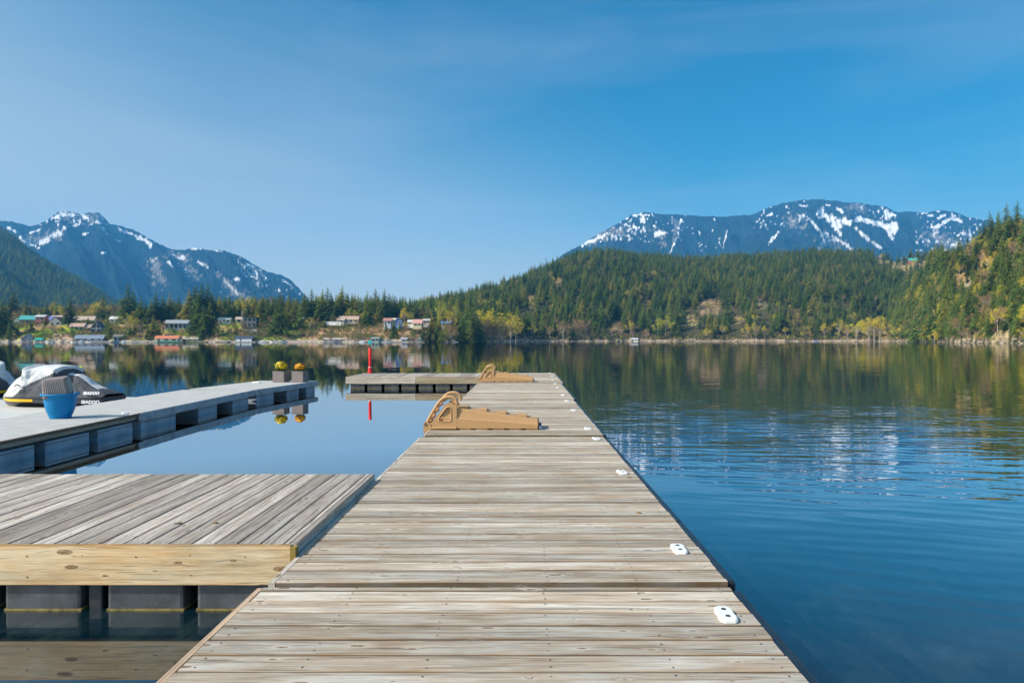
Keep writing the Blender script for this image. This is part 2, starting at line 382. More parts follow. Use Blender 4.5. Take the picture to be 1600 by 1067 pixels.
def grid_mesh(P, name):
    r, c, _ = P.shape; me = bpy.data.meshes.new(name)
    idx = np.arange(r * c).reshape(r, c)
    q = np.stack([idx[:-1, :-1], idx[:-1, 1:], idx[1:, 1:], idx[1:, :-1]], -1).reshape(-1, 4)
    me.vertices.add(r * c); me.vertices.foreach_set('co', P.reshape(-1).astype(np.float32))
    me.loops.add(q.size); me.loops.foreach_set('vertex_index', q.reshape(-1).astype(np.int32))
    me.polygons.add(len(q)); me.polygons.foreach_set('loop_start', np.arange(0, q.size, 4, dtype=np.int32))
    me.polygons.foreach_set('loop_total', np.full(len(q), 4, dtype=np.int32)); me.update(); me.validate()
    me.polygons.foreach_set('use_smooth', np.ones(len(me.polygons), bool))
    return me
def set_col(me, arr, name='tone'):
    a = me.color_attributes.new(name=name, type='FLOAT_COLOR', domain='POINT')
    x = np.ones((len(me.vertices), 4), np.float32); x[:, :3] = arr.reshape(-1, 3); a.data.foreach_set('color', x.reshape(-1))

# bare or grassy openings in the forest: (px, py, rx, ry, colour)
OPEN = [(1425, 416, 30, 9, (.36, .25, .11)), (1385, 408, 26, 5, (.32, .22, .10)), (1500, 425, 22, 22, (.44, .29, .11)), (1530, 408, 24, 17, (.46, .30, .11)), (1570, 405, 18, 20, (.42, .30, .12)), (1550, 440, 14, 16, (.40, .28, .10)), (1590, 400, 10, 18, (.42, .30, .12)),
        (1515, 440, 13, 9, (.42, .33, .22)), (1460, 475, 9, 16, (.42, .33, .12)), (1110, 480, 22, 12, (.33, .22, .13)), (1080, 502, 14, 7, (.42, .32, .17)), (967, 512, 10, 9, (.44, .30, .18)),
        (1150, 500, 18, 5, (.36, .27, .15)), (1535, 500, 15, 26, (.50, .31, .11)), (1365, 522, 30, 8, (.42, .30, .13)), (1560, 526, 24, 7, (.42, .33, .17)), (874, 440, 7, 9, (.30, .20, .10)),
        (1010, 455, 5, 16, (.34, .22, .08)), (905, 455, 5, 8, (.26, .18, .09)), (830, 470, 5, 12, (.32, .22, .10)), (1290, 450, 7, 10, (.26, .20, .10)), (1510, 515, 20, 10, (.36, .29, .18)), (1190, 478, 9, 7, (.30, .24, .13))]
def open_at(px, py):
    best = np.zeros(np.shape(px)); which = np.zeros(np.shape(px), int) - 1
    for i, (a, b, rx, ry, c) in enumerate(OPEN):
        n = (vn(np.asarray(px) / 5., np.asarray(py) / 4., 31) - .5) * .9
        m = 1 - ((px - a) / rx) ** 2 - ((py - b) / ry) ** 2 + n
        which = np.where((m > best) & (m > 0), i, which); best = np.maximum(best, m)
    return which
pxs = np.concatenate([np.arange(-1400, -20, 20), np.arange(-20, 1640, 2.5), np.arange(1640, 3000, 20)])
Ys = np.concatenate([np.array([100, 130, 150]), np.arange(160, 420, 8), np.arange(420, 720, 2.5), np.arange(720, 1400, 7), np.arange(1400, 3600, 60)])
PX, YY = np.meshgrid(pxs, Ys)
HZ = H(PX, YY)
P = np.stack([(PX - CX) / F * YY, YY, HZ], -1)
gm = grid_mesh(P, 'ground')
d = YY - shore(PX); PY = CY - (HZ - CAMZ) * F / YY
n1 = fbm(P[..., 0] / 14., P[..., 1] / 14., 4, 51)[..., None]; n2 = fbm(P[..., 0] / 4., P[..., 1] / 4., 3, 57)[..., None]
forest = np.array([.040, .045, .018]) * (1 - n1) * 1.6 + np.array([.12, .085, .04]) * n1 * .8
colr = forest.copy()
townm = (PX < 700)[..., None]
dry = np.array([.34, .21, .11]); grass = np.array([.17, .24, .02]); moss = np.array([.30, .30, .04])
tcol = np.where(n1 > .53, grass, np.where(n1 > .44, moss, dry)) * (.8 + .9 * n2)
tcol = np.where(((PX > 84) & (PX < 122) & (d < 26))[..., None], np.array([.55, .38, .27]) * (.7 + .6 * n2), tcol)
tcol = np.where((d > 130)[..., None], np.array([.05, .055, .025]), tcol)
tcol = np.where(((d < 45) & (PX > 480) & (PX < 690))[..., None], np.where(n2 > .50, dry * 1.25, np.array([.30, .18, .09])) * (.7 + 1.0 * n1), tcol)
tcol = np.where(((d > 12) & (d < 45) & (PX > 385) & (PX < 480))[..., None], np.where(n1 > .46, np.array([.20, .27, .02]), np.array([.10, .075, .05])), tcol)
colr = np.where(townm, tcol, colr)
wi = open_at(PX, PY)
for i, o_ in enumerate(OPEN): colr = np.where((wi == i)[..., None], np.array(o_[4]) * (.5 + 1.0 * n2), colr)
rock = np.array([.42, .32, .22]); n3 = fbm(PX / 14., PX * 0 + 2.5, 3, 91)[..., None]
colr = np.where(((d < 4.5) & (PX > 700))[..., None] & ((n3 > .42) | (d < 1.2)[..., None]), rock * (.35 + 1.0 * n2) * (.6 + .8 * n3), colr)
colr = np.where(((d < 3.5) & (PX <= 700))[..., None], np.array([.42, .36, .29]) * (.6 + .7 * n2), colr)
colr = np.where((d < -1)[..., None], np.array([.08, .09, .05]), colr)
set_col(gm, colr)
M = NT('ground cover'); at = M.n('ShaderNodeAttribute', attribute_name='tone'); tcn = M.n('ShaderNodeTexCoord')
n = M.noise(tcn.outputs['Object'], .6, 6, .7)
M.l(M.mix(1.0, at.outputs['Color'], M.ramp(n.outputs['Fac'], [(.32, .35), (.5, .9), (.66, 1.6)]), 'MULTIPLY'), M.b.inputs['Base Color'])
M.b.inputs['Roughness'].default_value = .95; M.b.inputs['Specular IOR Level'].default_value = .1; M.bump(n.outputs['Fac'], 1, .8)
tag(obj('ground', gm, None, [M.m]), kind='structure')

# ------------------------------------------------------------------ mountains
def seg_mask(px, py, strokes, seed):
    m = np.zeros(px.shape); nn = (fbm(px / 5., py / 4., 3, seed) - .5) + (vn(px / 1.3, py / 1.5, seed + 3) - .5) * .35
    for st in strokes:
        pts, r, a = st[0], st[1], (st[2] if len(st) > 2 else 1.0)
        for (x0, y0), (x1, y1) in zip(pts[:-1], pts[1:]):
            dx, dy = x1 - x0, y1 - y0; t = np.clip(((px - x0) * dx + (py - y0) * dy) / (dx * dx + dy * dy + 1e-6), 0, 1)
            dd = np.hypot(px - x0 - t * dx, py - y0 - t * dy)
            m = np.maximum(m, np.where(dd < r * (.74 + nn * 3.2 * a), 1.0, 0.0))
    return m
def mountain(name, ridge, Yr, Yf, snow, speckle, rocks, px0, px1, step, rows, amp, seed, foot=0.0):
    p = np.arange(px0, px1, step); s = np.concatenate([np.linspace(0, 1, rows), np.array([1.04, 1.15, 1.4])])
    PX, SS = np.meshgrid(p, s)
    ry = tab(PX, ridge) + (vn(PX / 2.2, 1.7, seed) - .5) * 1.6 + (vn(PX / 9., 4.7, seed + 1) - .5) * 2.0
    zr = (CY - ry) / F * Yr + CAMZ
    Sc = np.clip(SS, 0, 1)
    Y = Yf + (Yr - Yf) * SS
    wX = (PX - CX) / F * Yr
    rid = fbm(wX / 420. + SS * .8, SS * 2.2 + wX / 900., 5, seed + 3, True); fine = fbm(wX / 90., SS * 9, 3, seed + 9, True)
    env = np.sin(np.pi * np.clip(Sc, 0, 1)) ** .7
    Z = zr * (Sc ** .85) + env * ((rid - .55) * amp + (fine - .5) * amp * .22)
    Z = np.minimum(Z, zr * .995 * Y / Yr + 0) * (Sc < 1) + zr * (Sc >= 1)
    Z = np.where(SS > 1, zr * (1 - (SS - 1) * 1.1), Z)
    Y2 = Y - env * (rid - .5) * amp * 1.2
    P = np.stack([(PX - CX) / F * Y2, Y2, Z + foot], -1)
    me = grid_mesh(P, name)
    PY = CY - (P[..., 2] - CAMZ) * F / Y2
    sn = seg_mask(PX, PY, snow, seed + 20)
    for (a, b, c, dd, th) in speckle:
        reg = (PX > a) & (PX < b) & (PY < c + (PX - a) * dd)
        sn = np.maximum(sn, np.where(reg & (fbm(PX / 3.5 , PY / 4.5, 3, seed + 31) > th), 1, 0))
    rk = seg_mask(PX, PY, rocks, seed + 40)
    g = fbm(PX / 12., PY / 10., 4, seed + 50)[..., None]; g2 = vn(PX / 2.2, PY / 2.6, seed + 61)[..., None]
    col = np.array([.012, .024, .027]) * (.4 + 1.3 * g) * (.6 + .8 * g2)
    col = np.where(rk[..., None] > .5, np.array([.20, .18, .16]) * (.35 + 1.2 * g2), col)
    col = np.where(sn[..., None] > .5, np.array([.86, .87, .89]) * (.82 + .2 * g2), col)
    set_col(me, col)
    return obj(name, me)
MM = NT('mountain side'); at = MM.n('ShaderNodeAttribute', attribute_name='tone'); tcn = MM.n('ShaderNodeTexCoord')
n = MM.noise(tcn.outputs['Object'], .03, 6, .75)
MM.l(MM.mix(1.0, at.outputs['Color'], MM.ramp(n.outputs['Fac'], [(.3, .6), (.7, 1.3)]), 'MULTIPLY'), MM.b.inputs['Base Color'])
MM.b.inputs['Roughness'].default_value = 1; MM.b.inputs['Specular IOR Level'].default_value = 0.05; MM.bump(n.outputs['Fac'], 1, 14)
A = lambda pts: [(x / 3.2, y / 3.2 + 300) for x, y in pts]
B = lambda pts: [(x / 2.1333 + 850, y / 2.1333 + 290) for x, y in pts]
C8 = lambda pts: [(x / 4 + 1200, y / 4 + 300) for x, y in pts]
ridgeL = [(-900, 345), (-500, 320), (-300, 335), (-100, 338)] + A([(0, 145), (60, 150), (150, 172), (200, 160), (250, 130), (290, 103), (330, 97), (380, 108), (410, 112), (440, 101), (490, 105), (520, 128), (550, 160), (640, 180), (720, 215), (770, 250), (860, 290), (930, 290), (970, 276), (1030, 288), (1120, 296), (1190, 315), (1260, 355), (1330, 395), (1400, 412), (1450, 435), (1490, 475), (1512, 505)]) + [(490, 478), (520, 505), (560, 531)]
snowL = [(A([(275, 128), (320, 112), (365, 118)]), 3.6), (A([(290, 140), (290, 172)]), 1.2), (A([(330, 180), (400, 152)]), 3, 1.3), (A([(190, 268), (240, 230), (300, 200)]), 3.2, 1.2), (A([(105, 235), (155, 262)]), 3.4, 1.4),
         (A([(415, 112), (440, 135)]), 3), (A([(485, 148), (505, 158)]), 2.5), (A([(515, 185), (532, 212)]), 2.2), (A([(600, 190), (660, 212), (725, 238)]), 3.3, .7), (A([(725, 238), (752, 268)]), 3.0), (A([(40, 180), (80, 200)]), 1.5),
         (A([(150, 205), (200, 190)]), 1.3), (A([(570, 235), (600, 248)]), 1.3), (A([(965, 282), (1005, 284)]), 2.0), (A([(1070, 292), (1120, 300)]), 1.4), (A([(755, 345), (780, 335)]), 2.4), (A([(845, 350), (865, 375)]), 1.8), (A([(860, 315), (920, 335)]), 2.0, 1.6),
         (A([(990, 352), (1040, 375)]), 1.6, 1.5), (A([(1190, 340), (1192, 352)]), 1.2), (A([(1200, 380), (1250, 360), (1278, 385), (1285, 430)]), 1.5, 1.4), (A([(1170, 435), (1195, 435)]), 2.2), (A([(1290, 450), (1293, 472)]), 1.2), (A([(510, 303), (530, 303)]), 1.2), (A([(415, 215), (440, 205)]), 1.3), (A([(1325, 405), (1330, 440)]), .9), (A([(1420, 445), (1470, 475)]), .9, 1.5), (A([(920, 390), (980, 440)]), 1.6, 2.0), (A([(1120, 440), (1170, 490), (1200, 520)]), 1.0, 1.6)]
rockL = [(A([(860, 315), (920, 335), (930, 380), (975, 435)]), 7, 1.5), (A([(1150, 470), (1210, 530)]), 9, 1.5), (A([(770, 350), (800, 440)]), 7, 1.5), (A([(1210, 375), (1290, 390), (1300, 480)]), 5, 1.6), (A([(300, 120), (500, 130)]), 7, 1.2), (A([(110, 240), (300, 210)]), 6, 1.5), (A([(1100, 420), (1180, 490)]), 4, 1.6)]
mL = mountain('mountain', ridgeL, 5600, 3600, snowL, [(50, 170, 352, .0, .67), (370, 470, 425, .55, .73)], rockL, -700, 565, 1.0, 170, 230, 101)
ridgeR = [(640, 531), (700, 480), (740, 458), (780, 445), (800, 437), (825, 428), (845, 421)] + B([(30, 258), (80, 220), (120, 200), (180, 160), (240, 130), (290, 98), (330, 90), (400, 95), (500, 100), (590, 105), (700, 97), (740, 75), (800, 58), (870, 47), (930, 47), (990, 55), (1060, 60), (1140, 72), (1170, 88), (1210, 88), (1270, 90), (1330, 82), (1370, 88), (1410, 105), (1460, 112), (1530, 125)]) + [(1600, 358), (1700, 375), (1900, 410), (2200, 450)]
snowR = [(C8([(335, 125), (345, 150), (400, 175), (440, 205)]), 8.5, .55), (C8([(400, 190), (440, 240), (447, 262)]), 4.0, .5), (C8([(455, 180), (505, 190)]), 5.5, .6), (C8([(560, 170), (620, 178), (700, 208), (750, 228)]), 4.8, .6), (C8([(750, 225), (795, 210), (780, 250)]), 7, .4), (C8([(745, 240), (778, 292)]), 3.6, .4), (C8([(740, 120), (745, 155), (780, 142)]), 4.2, .7),
         (C8([(1045, 222), (1100, 190), (1150, 165), (1205, 182)]), 3.6, .7), (C8([(1065, 160), (1110, 150)]), 2.8), (C8([(240, 155), (290, 205), (335, 255), (360, 262)]), 2.0), (C8([(345, 262), (400, 290)]), 4.2, 1.0), (C8([(350, 300), (322, 372)]), 3.0, 1.2), (C8([(420, 290), (480, 325), (530, 360)]), 1.9),
         (C8([(545, 222), (620, 290), (705, 350)]), 1.9), (C8([(0, 325), (35, 290), (68, 248)]), 2.2), (C8([(205, 88), (245, 92)]), 1.9), (C8([(1215, 262), (1262, 268)]), 2.2), (C8([(915, 318), (940, 325)]), 1.6), (C8([(1045, 250), (1090, 252)]), 1.4), (C8([(0, 150), (20, 140)]), 1.8), (C8([(370, 82), (390, 90)]), 1.6), (C8([(435, 100), (465, 125)]), 2.0, 1.4), (C8([(1000, 150), (1030, 150)]), 1.4), (C8([(145, 190), (170, 180)]), 1.3), (C8([(100, 190), (80, 205)]), 1.2), (C8([(1150, 330), (1200, 330)]), 1.3, 1.5), (C8([(1410, 290), (1450, 300)]), 2.5, 1.2),
         (B([(330, 100), (336, 155)]), 2.0, 1.2), (B([(375, 115), (370, 150)]), 1.1), (B([(455, 112), (445, 170)]), 1.9, 1.1), (B([(440, 180), (420, 225)]), .9), (B([(610, 150), (597, 205)]), .9), (B([(780, 155), (750, 193)]), 1.5), (B([(370, 160), (400, 160)]), 3, 1.6), (B([(130, 198), (200, 165)]), 1.8, 1.6), (B([(515, 150), (520, 160)]), 1.0), (B([(300, 100), (350, 97)]), 1.5, 1.4)]
rockR = [(B([(150, 185), (260, 150)]), 7, 1.6), (B([(370, 150), (400, 190)]), 6, 1.6), (C8([(130, 170), (210, 210)]), 7, 1.6), (C8([(350, 300), (430, 320)]), 8, 1.6), (C8([(510, 100), (580, 110)]), 6, 1.6), (C8([(1000, 300), (1250, 330)]), 9, 1.7), (B([(440, 120), (430, 200)]), 2.5, 1.5)]
mR = mountain('mountain', ridgeR, 6000, 3900, snowR, [(905, 1005, 384, -.1, .64), (1005, 1130, 378, .15, .76), (1175, 1260, 356, .1, .74), (1330, 1400, 352, .0, .72), (1430, 1600, 395, .0, .70)], rockR, 640, 2000, 1.0, 190, 260, 202)
ridgeF = [(-900, 180), (-500, 230), (-200, 290), (-60, 335)] + A([(0, 185), (60, 215), (170, 300), (260, 360), (380, 430), (500, 500), (540, 530)]) + [(200, 478), (250, 500), (300, 520), (340, 531)]
mF = mountain('hillside', [(a, b + 8) for a, b in ridgeF], 2700, 1500, [], [], [], -700, 345, 2.0, 120, 120, 303)
for o, k in ((mL, 1), (mR, 1), (mF, 1)): o.data.materials.append(MM.m); tag(o, kind='structure')
mL.name = 'mountain'; mR.name = 'mountain.001'

# ------------------------------------------------------------------ water
def make_water():
    M = NT('lake water'); tcn = M.n('ShaderNodeTexCoord'); geo = M.n('ShaderNodeNewGeometry')
    s = M.n('ShaderNodeSeparateXYZ'); M.l(geo.outputs['Position'], s.inputs[0]); X, Y = s.outputs[0], s.outputs[1]
    def mp(sx, sy, rot):
        m = M.n('ShaderNodeMapping'); m.inputs['Scale'].default_value = (sx, sy, 1); m.inputs['Rotation'].default_value = (0, 0, R(rot)); M.l(geo.outputs['Position'], m.inputs[0]); return m.outputs[0]
    right = M.ramp(M.math('MULTIPLY_ADD', X, .25, 0.1), [(.25, 0.), (.75, 1.)])          # open lake right of the dock
    # ruffled band on the open side, calm near the camera
    band = M.ramp(M.math('DIVIDE', Y, 40.0), [(.05, .45), (.15, .75), (.25, 1.), (.42, .62), (.7, .28), (1., .22)])
    left = M.ramp(M.math('DIVIDE', Y, 60.0), [(.0, .015), (.30, .03), (.5, .13), (1., .2)])
    patch = M.noise(mp(.10, .05, 8), 1, 3, .5)
    pm = M.ramp(patch.outputs['Fac'], [(.35, .55), (.6, 1.15)])
    amp = M.math('MULTIPLY', M.math('ADD', M.math('MULTIPLY', right, band), M.math('MULTIPLY', M.math('SUBTRACT', 1.0, right), left)), pm)
    a = M.noise(mp(1.6, 5.5, -8), 1, 3, .5, .4)     # short ripples
    b = M.noise(mp(.45, 1.7, -14), 1, 2, .5, .3)    # slow swell
    c = M.noise(mp(5, 14, 4), 1, 2, .5)
    def comp(nz, k):
        v = M.n('ShaderNodeVectorMath', operation='SUBTRACT'); M.l(nz.outputs['Color'], v.inputs[0]); v.inputs[1].default_value = (.5, .5, .5)
        q = M.n('ShaderNodeVectorMath', operation='MULTIPLY'); M.l(v.outputs[0], q.inputs[0]); q.inputs[1].default_value = (k * .45, k, 0); return q.outputs[0]
    def add(p, q):
        v = M.n('ShaderNodeVectorMath', operation='ADD'); M.l(p, v.inputs[0]); M.l(q, v.inputs[1]); return v.outputs[0]
    def scl(p, f):
        v = M.n('ShaderNodeVectorMath', operation='SCALE'); M.l(p, v.inputs[0]); M.l(f, v.inputs['Scale']) if not isinstance(f, float) else setattr(v.inputs['Scale'], 'default_value', f); return v.outputs[0]
    fn = M.noise(mp(.55, .7, 20), 1, 3, .5)
    nfc = M.math('ADD', M.math('DIVIDE', M.math('MULTIPLY_ADD', X, .35, Y), 20.0), M.math('MULTIPLY', M.math('SUBTRACT', fn.outputs['Fac'], .5), .35))
    nearfade = M.ramp(nfc, [(.18, .12), (.30, .5), (.45, 1.)])
    tot = add(scl(comp(a, .10), M.math('MULTIPLY', amp, nearfade)), scl(comp(b, .07), amp))
    tot = add(tot, scl(comp(c, .03), M.math('MULTIPLY', amp, nearfade)))
    # short regular wave trains running in towards the dock
    wsum = None
    for lam, dx, sl_, ns_, dd in ((.27, .22, .024, .50, 6.5), (.175, .42, .015, .8, 6.0), (.46, .05, .016, .35, 5.5), (.34, -.12, .013, .4, 6.5)):
        w1 = M.noise(mp(ns_, ns_ * 1.5, 10 * dx), 1, 2, .5); w2 = M.noise(mp(ns_ * .7, ns_ * 1.2, 33 + 50 * dx), 1, 2, .5)
        ph = M.math('MULTIPLY', M.math('ADD', M.math('MULTIPLY', X, dx), Y), 6.2832 / lam)
        ph = M.math('ADD', ph, M.math('MULTIPLY', w1.outputs['Fac'], dd * 2.5))
        wv = M.math('MULTIPLY', M.math('MULTIPLY', M.math('COSINE', ph), sl_), M.ramp(w2.outputs['Fac'], [(.38, .15), (.62, 1.)]))
        v = M.comb(M.math('MULTIPLY', wv, dx), wv, 0.0); wsum = v if wsum is None else add(wsum, v)
    wfade = M.ramp(nfc, [(.10, .22), (.30, .60), (.48, 1.), (.9, .75), (1., .3)])
    tot = add(tot, scl(wsum, M.math('MULTIPLY', M.math('MULTIPLY', right, wfade), pm)))
    z = M.n('ShaderNodeCombineXYZ'); z.inputs[2].default_value = 1
    nv = M.n('ShaderNodeVectorMath', operation='NORMALIZE'); M.l(add(tot, z.outputs[0]), nv.inputs[0])
    M.l(nv.outputs[0], M.b.inputs['Normal'])
    # murky bottom of the shallows seen through the surface
    wd = M.noise(mp(3.2, 1.3, 30), 1, 8, .72, 1.6)
    nearR = M.ramp(M.math('DIVIDE', Y, 12.0), [(.2, 1.), (.75, 0.)])
    col = M.mix(M.math('MULTIPLY', M.ramp(wd.outputs['Fac'], [(.46, 0.), (.66, 1.)]), M.math('MULTIPLY', nearR, .8)), (.002, .014, .024), (.030, .052, .060))
    M.l(col, M.b.inputs['Base Color'])
    M.b.inputs['Roughness'].default_value = .5; M.b.inputs['Specular IOR Level'].default_value = 0
    fr = M.n('ShaderNodeFresnel'); fr.inputs['IOR'].default_value = 1.55; M.l(nv.outputs[0], fr.inputs['Normal'])
    gl = M.n('ShaderNodeBsdfGlossy'); gl.inputs['Roughness'].default_value = .012; M.l(nv.outputs[0], gl.inputs['Normal'])
    mx = M.n('ShaderNodeMixShader'); M.l(M.math('MULTIPLY_ADD', fr.outputs[0], 2.5, -.10, clamp=True), mx.inputs[0])
    M.l(M.b.outputs[0], mx.inputs[1]); M.l(gl.outputs[0], mx.inputs[2]); M.l(mx.outputs[0], M.out.inputs['Surface'])
    return M.m
MAT['water'] = make_water()
b = MB(); b.add([(-9000, -3000, 0), (9000, -3000, 0), (9000, 1500, 0), (-9000, 1500, 0)], [(0, 1, 2, 3)], MAT['water'])
tag(b.build('water'), kind='structure')
b = MB(); b.add([(-9000, -3000, -4.3), (9000, -3000, -4.3), (9000, 3000, -4.3), (-9000, 3000, -4.3)], [(0, 1, 2, 3)], MAT['soil'])
tag(b.build('lake_bed'), kind='structure')
# ------------------------------------------------------------------ docks
def ubox(x0, x1, y0, y1, z0, z1, m, parent, name, along='x'):
    """a single solid board with grain coordinates"""
    if along == 'x': return boards(name, [((x0, y0, z1), (1, 0, 0), (0, 1, 0), (0, 0, 1), x1 - x0, y1 - y0, z1 - z0)], m, parent)
    return boards(name, [((x1, y0, z1), (0, 1, 0), (-1, 0, 0), (0, 0, 1), y1 - y0, x1 - x0, z1 - z0)], m, parent)
def fascia(x0, x1, y, z0, z1, m, parent, name='fascia', nails=True):
    """upright board facing -y"""
    n = [0.05 + .32 * i for i in range(int((x1 - x0) / .32) + 1)] if nails else None
    return boards(name, [((x0, y, z1), (1, 0, 0), (0, 0, -1), (0, -1, 0), x1 - x0, z1 - z0, .036)], m, parent, n)
def side_board(y0, y1, x, z0, z1, m, parent, sgn, name='fascia'):
    return boards(name, [((x, y0, z1), (0, 1, 0), (0, 0, -1), (sgn, 0, 0), y1 - y0, z1 - z0, .036)], m, parent)
def floatbox(x0, x1, y0, y1, z0, z1, parent, m=None, algae=True):
    b = MB(); b.box(x0, x1, y0, y1, z0, z1, m or MAT['float_grey'], .022)
    if algae: b.box(x0 - .004, x1 + .004, y0 - .004, y1 + .004, -z1 * 0 + (z0), .022 + z0 * 0, MAT['algae']) if False else None
    return b.build('float', parent)

def dock_section(label, xl, xr, y0, y1, z, trim_m, cuts, yawshift=0.0, near=False):
    t = thing('floating_dock', label, 'dock', (0, y0, z), 0, 'hinged sections of the wooden main dock')
    t.rotation_euler = (0, 0, -yawshift)
    Ln = y1 - y0; pitch = .1408
    specs = [((xl, .010, 0), (1, 0, 0), (0, 1, 0), (0, 0, 1), xr - xl, .040, .038)]
    y = .056; n = int((Ln - .115) / pitch); pw = (Ln - .115) / n
    for i in range(n): specs.append(((xl, y + i * pw, random.uniform(-.0015, .0015)), (1, 0, 0), (0, 1, 0), (0, 0, 1), xr - xl, pw - random.uniform(.007, .0105), .038))
    specs.append(((xl, Ln - .055, 0), (1, 0, 0), (0, 1, 0), (0, 0, 1), xr - xl, .040, .038))
    wdt = xr - xl
    boards('decking', specs, MAT['deck'], t, [wdt * f for f in (.025, .2, .4, .6, .8, .975)])
    b = MB()
    for f in (.01, .2, .4, .6, .8, .97): b.box(xl + wdt * f, xl + wdt * f + .038, .01, Ln - .01, -.23, -.0405, MAT['beam'])
    b.box(xl + .02, xr - .02, .0, .036, -.23, -.0405, MAT['beam']); b.box(xl + .02, xr - .02, Ln - .036, Ln, -.23, -.0405, MAT['beam'])
    b.build('frame', t)
    side_board(0, Ln, xl - .001, -.235, -.04, MAT['fascia_old'], t, -1); side_board(0, Ln, xr + .001, -.235, -.04, MAT['fascia_old'], t, 1)
    boards('edge_trim', [((xl - .041, .012, -.006), (0, 1, 0), (1, 0, 0), (0, 0, 1), Ln - .02, .034, .09)], trim_m, t)
    for a, c in zip(cuts[:-1], cuts[1:]):
        b = MB(); b.box(xr + .004, xr + .056, a - y0 + .008, c - y0 - .008, -.085, -.012, MAT['rubber'], .014)
        b.build('bumper', t)
    yy = .12
    while yy < Ln - .5:
        floatbox(xl + .10, xr - .10, yy, yy + .75, -.62, -.236, t, MAT['float']); yy += 1.05
    return t
dock_section('near wooden dock section with brown edge trim, closest to the camera', -1.352, 1.067, -3.0, 3.577, .325, MAT['trim'], [-3, -.4, 3.56])
dock_section('long wooden dock section behind the first seam, grey trim on its left', -1.305, 1.070, 3.588, 8.97, .34, MAT['deck_grey'], [3.62, 4.83, 5.98, 8.95], -.006)
dock_section('wooden dock section under the nearer tan folding ramp', -1.290, 1.035, 8.99, 14.2, .365, MAT['deck_grey'], [9, 11.6, 14.18], -.003)
dock_section('wooden dock section between the two tan folding ramps', -1.288, 1.035, 14.22, 19.3, .385, MAT['deck_grey'], [14.25, 16.8, 19.28])
dock_section('last wooden dock section at the far tip, under the farther tan ramp', -1.275, 1.10, 19.32, 25.2, .39, MAT['deck_grey'], [19.35, 22.2, 25.15])

def fl_sorted(f): return sorted(f)
def cross_dock(label, x0, x1, y0, y1, z, splits, fm, floats, group=None):
    t = thing('floating_dock', label, 'dock', (0, y0, z), 0, group)
    W = y1 - y0; n = round((x1 - x0 - .08) / .1385); pw = (x1 - x0 - .08) / n
    specs = [((x0 + i * pw + pw - .004, .042, random.uniform(-.001, .001)), (0, 1, 0), (-1, 0, 0), (0, 0, 1), W - .042, pw - random.uniform(.004, .007), .038) for i in range(n)]
    for k in range(2): specs.append(((x1 - .078 + .038 * (k + 1) - .001, .042, 0), (0, 1, 0), (-1, 0, 0), (0, 0, 1), W - .042, .0365, .038))
    boards('decking', specs, MAT['deck_grey'], t, [.03, W * .36, W * .68, W - .03])
    xs = [x0] + splits + [x1 - .022]
    for i, (a, c) in enumerate(zip(xs[:-1], xs[1:])): fascia(a + .001, c - .001, -.001, -.233, .002, fm[i], t)
    side_board(.035, W, x1 + .001, -.233, -.002, MAT['deck_grey'], t, 1, 'side_board')
    b = MB(); b.box(x1 - .020, x1 + .012, -.018, .034, -.20, -.006, MAT['post']); b.build('corner_block', t)
    b = MB()
    for yy in (.0, W * .33, W * .66, W - .04): b.box(x0 + .01, x1 - .03, yy + .001, yy + .037, -.225, -.0405, MAT['beam'])
    b.build('frame', t)
    for a, c in floats:
        b = MB(); b.box(a, c, .037, W - .07, -.60, -.236, MAT['float_grey'], .02)
        b.box(a - .003, c + .003, .034, W - .065, -z - .01, -z + .012, MAT['algae']); b.build('float', t)
    for (a, c), (a2, c2) in zip(fl_sorted(floats)[:-1], fl_sorted(floats)[1:]):
        if a2 - c > .12: b = MB(); b.box(c + .03, a2 - .045, .06, .10, -.55, -.226, MAT['float'], .01); b.build('post', t)
    return t
fl = []; x = -1.495
while x > -6: fl.append((x - .453, x)); x -= .453 + (.08 if len(fl) % 2 else .157)
cross_dock('grey planked dock on the left with a yellow front board over black floats', -6.5, -1.355, 4.035, 6.2, .395, [], [MAT['fascia']], fl)
fl = [(-5.75 + .565 * i, -5.75 + .565 * i + .47) for i in range(8)]
cross_dock('far cross dock forming an L with the tip of the main dock', -5.9, -1.32, 22.6, 25.1, .39, [-3.59], [MAT['fascia_old'], MAT['fascia_mid']], fl)

def grey_dock(label, p0, p1, width, z, first, spans, group):
    p0 = Vector((*p0, 0)); p1 = Vector((*p1, 0)); d_ = p1 - p0; Ln = d_.length; rz = math.atan2(-d_.x, d_.y)
    t = thing('floating_dock', label, 'dock', (p0.x, p0.y, z), rz, group)     # local +y runs along the near edge, -x is the far side
    b = MB(); n = int(Ln / 1.5)
    b.box(-width, 0, .01, Ln - .01, -.03, 0, MAT['dock_grey'], .004); b.build('decking', t)
    if first:
        side_board(.01, Ln - .01, -.018, -.115, -.031, MAT['fascia_old'], t, 1)
        boards('edge_trim', [((.0355, .01, .001), (0, 1, 0), (-1, 0, 0), (0, 0, 1), Ln - .02, .035, .045)], MAT['trim'], t)
    else:
        b = MB(); b.box(.001, .034, .01, Ln - .01, -.145, .001, MAT['dock_side'], .005); b.build('fascia', t)
    b = MB(); b.box(-width + .05, -.02, .02, Ln - .02, -.14, -.031, MAT['beam']); b.build('frame', t)
    for a, c in spans:
        b = MB(); b.box(-width + .1, -.015, a, c, -.40, -.146, MAT['float_blue'], .012)
        for k in (.2,): b.box(-.016, -.006, a + .01, c - .01, -.146 - .18 * k - .006, -.146 - .18 * k, MAT['float'])
        b.build('float', t)
    b = MB(); b.box(.0, .045, Ln - .09, Ln + .01, -.13, -.02, MAT['steel'], .006); b.build('hinge_bracket', t)
    return t
G = 'hinged sections of the pale grey dock on the left'
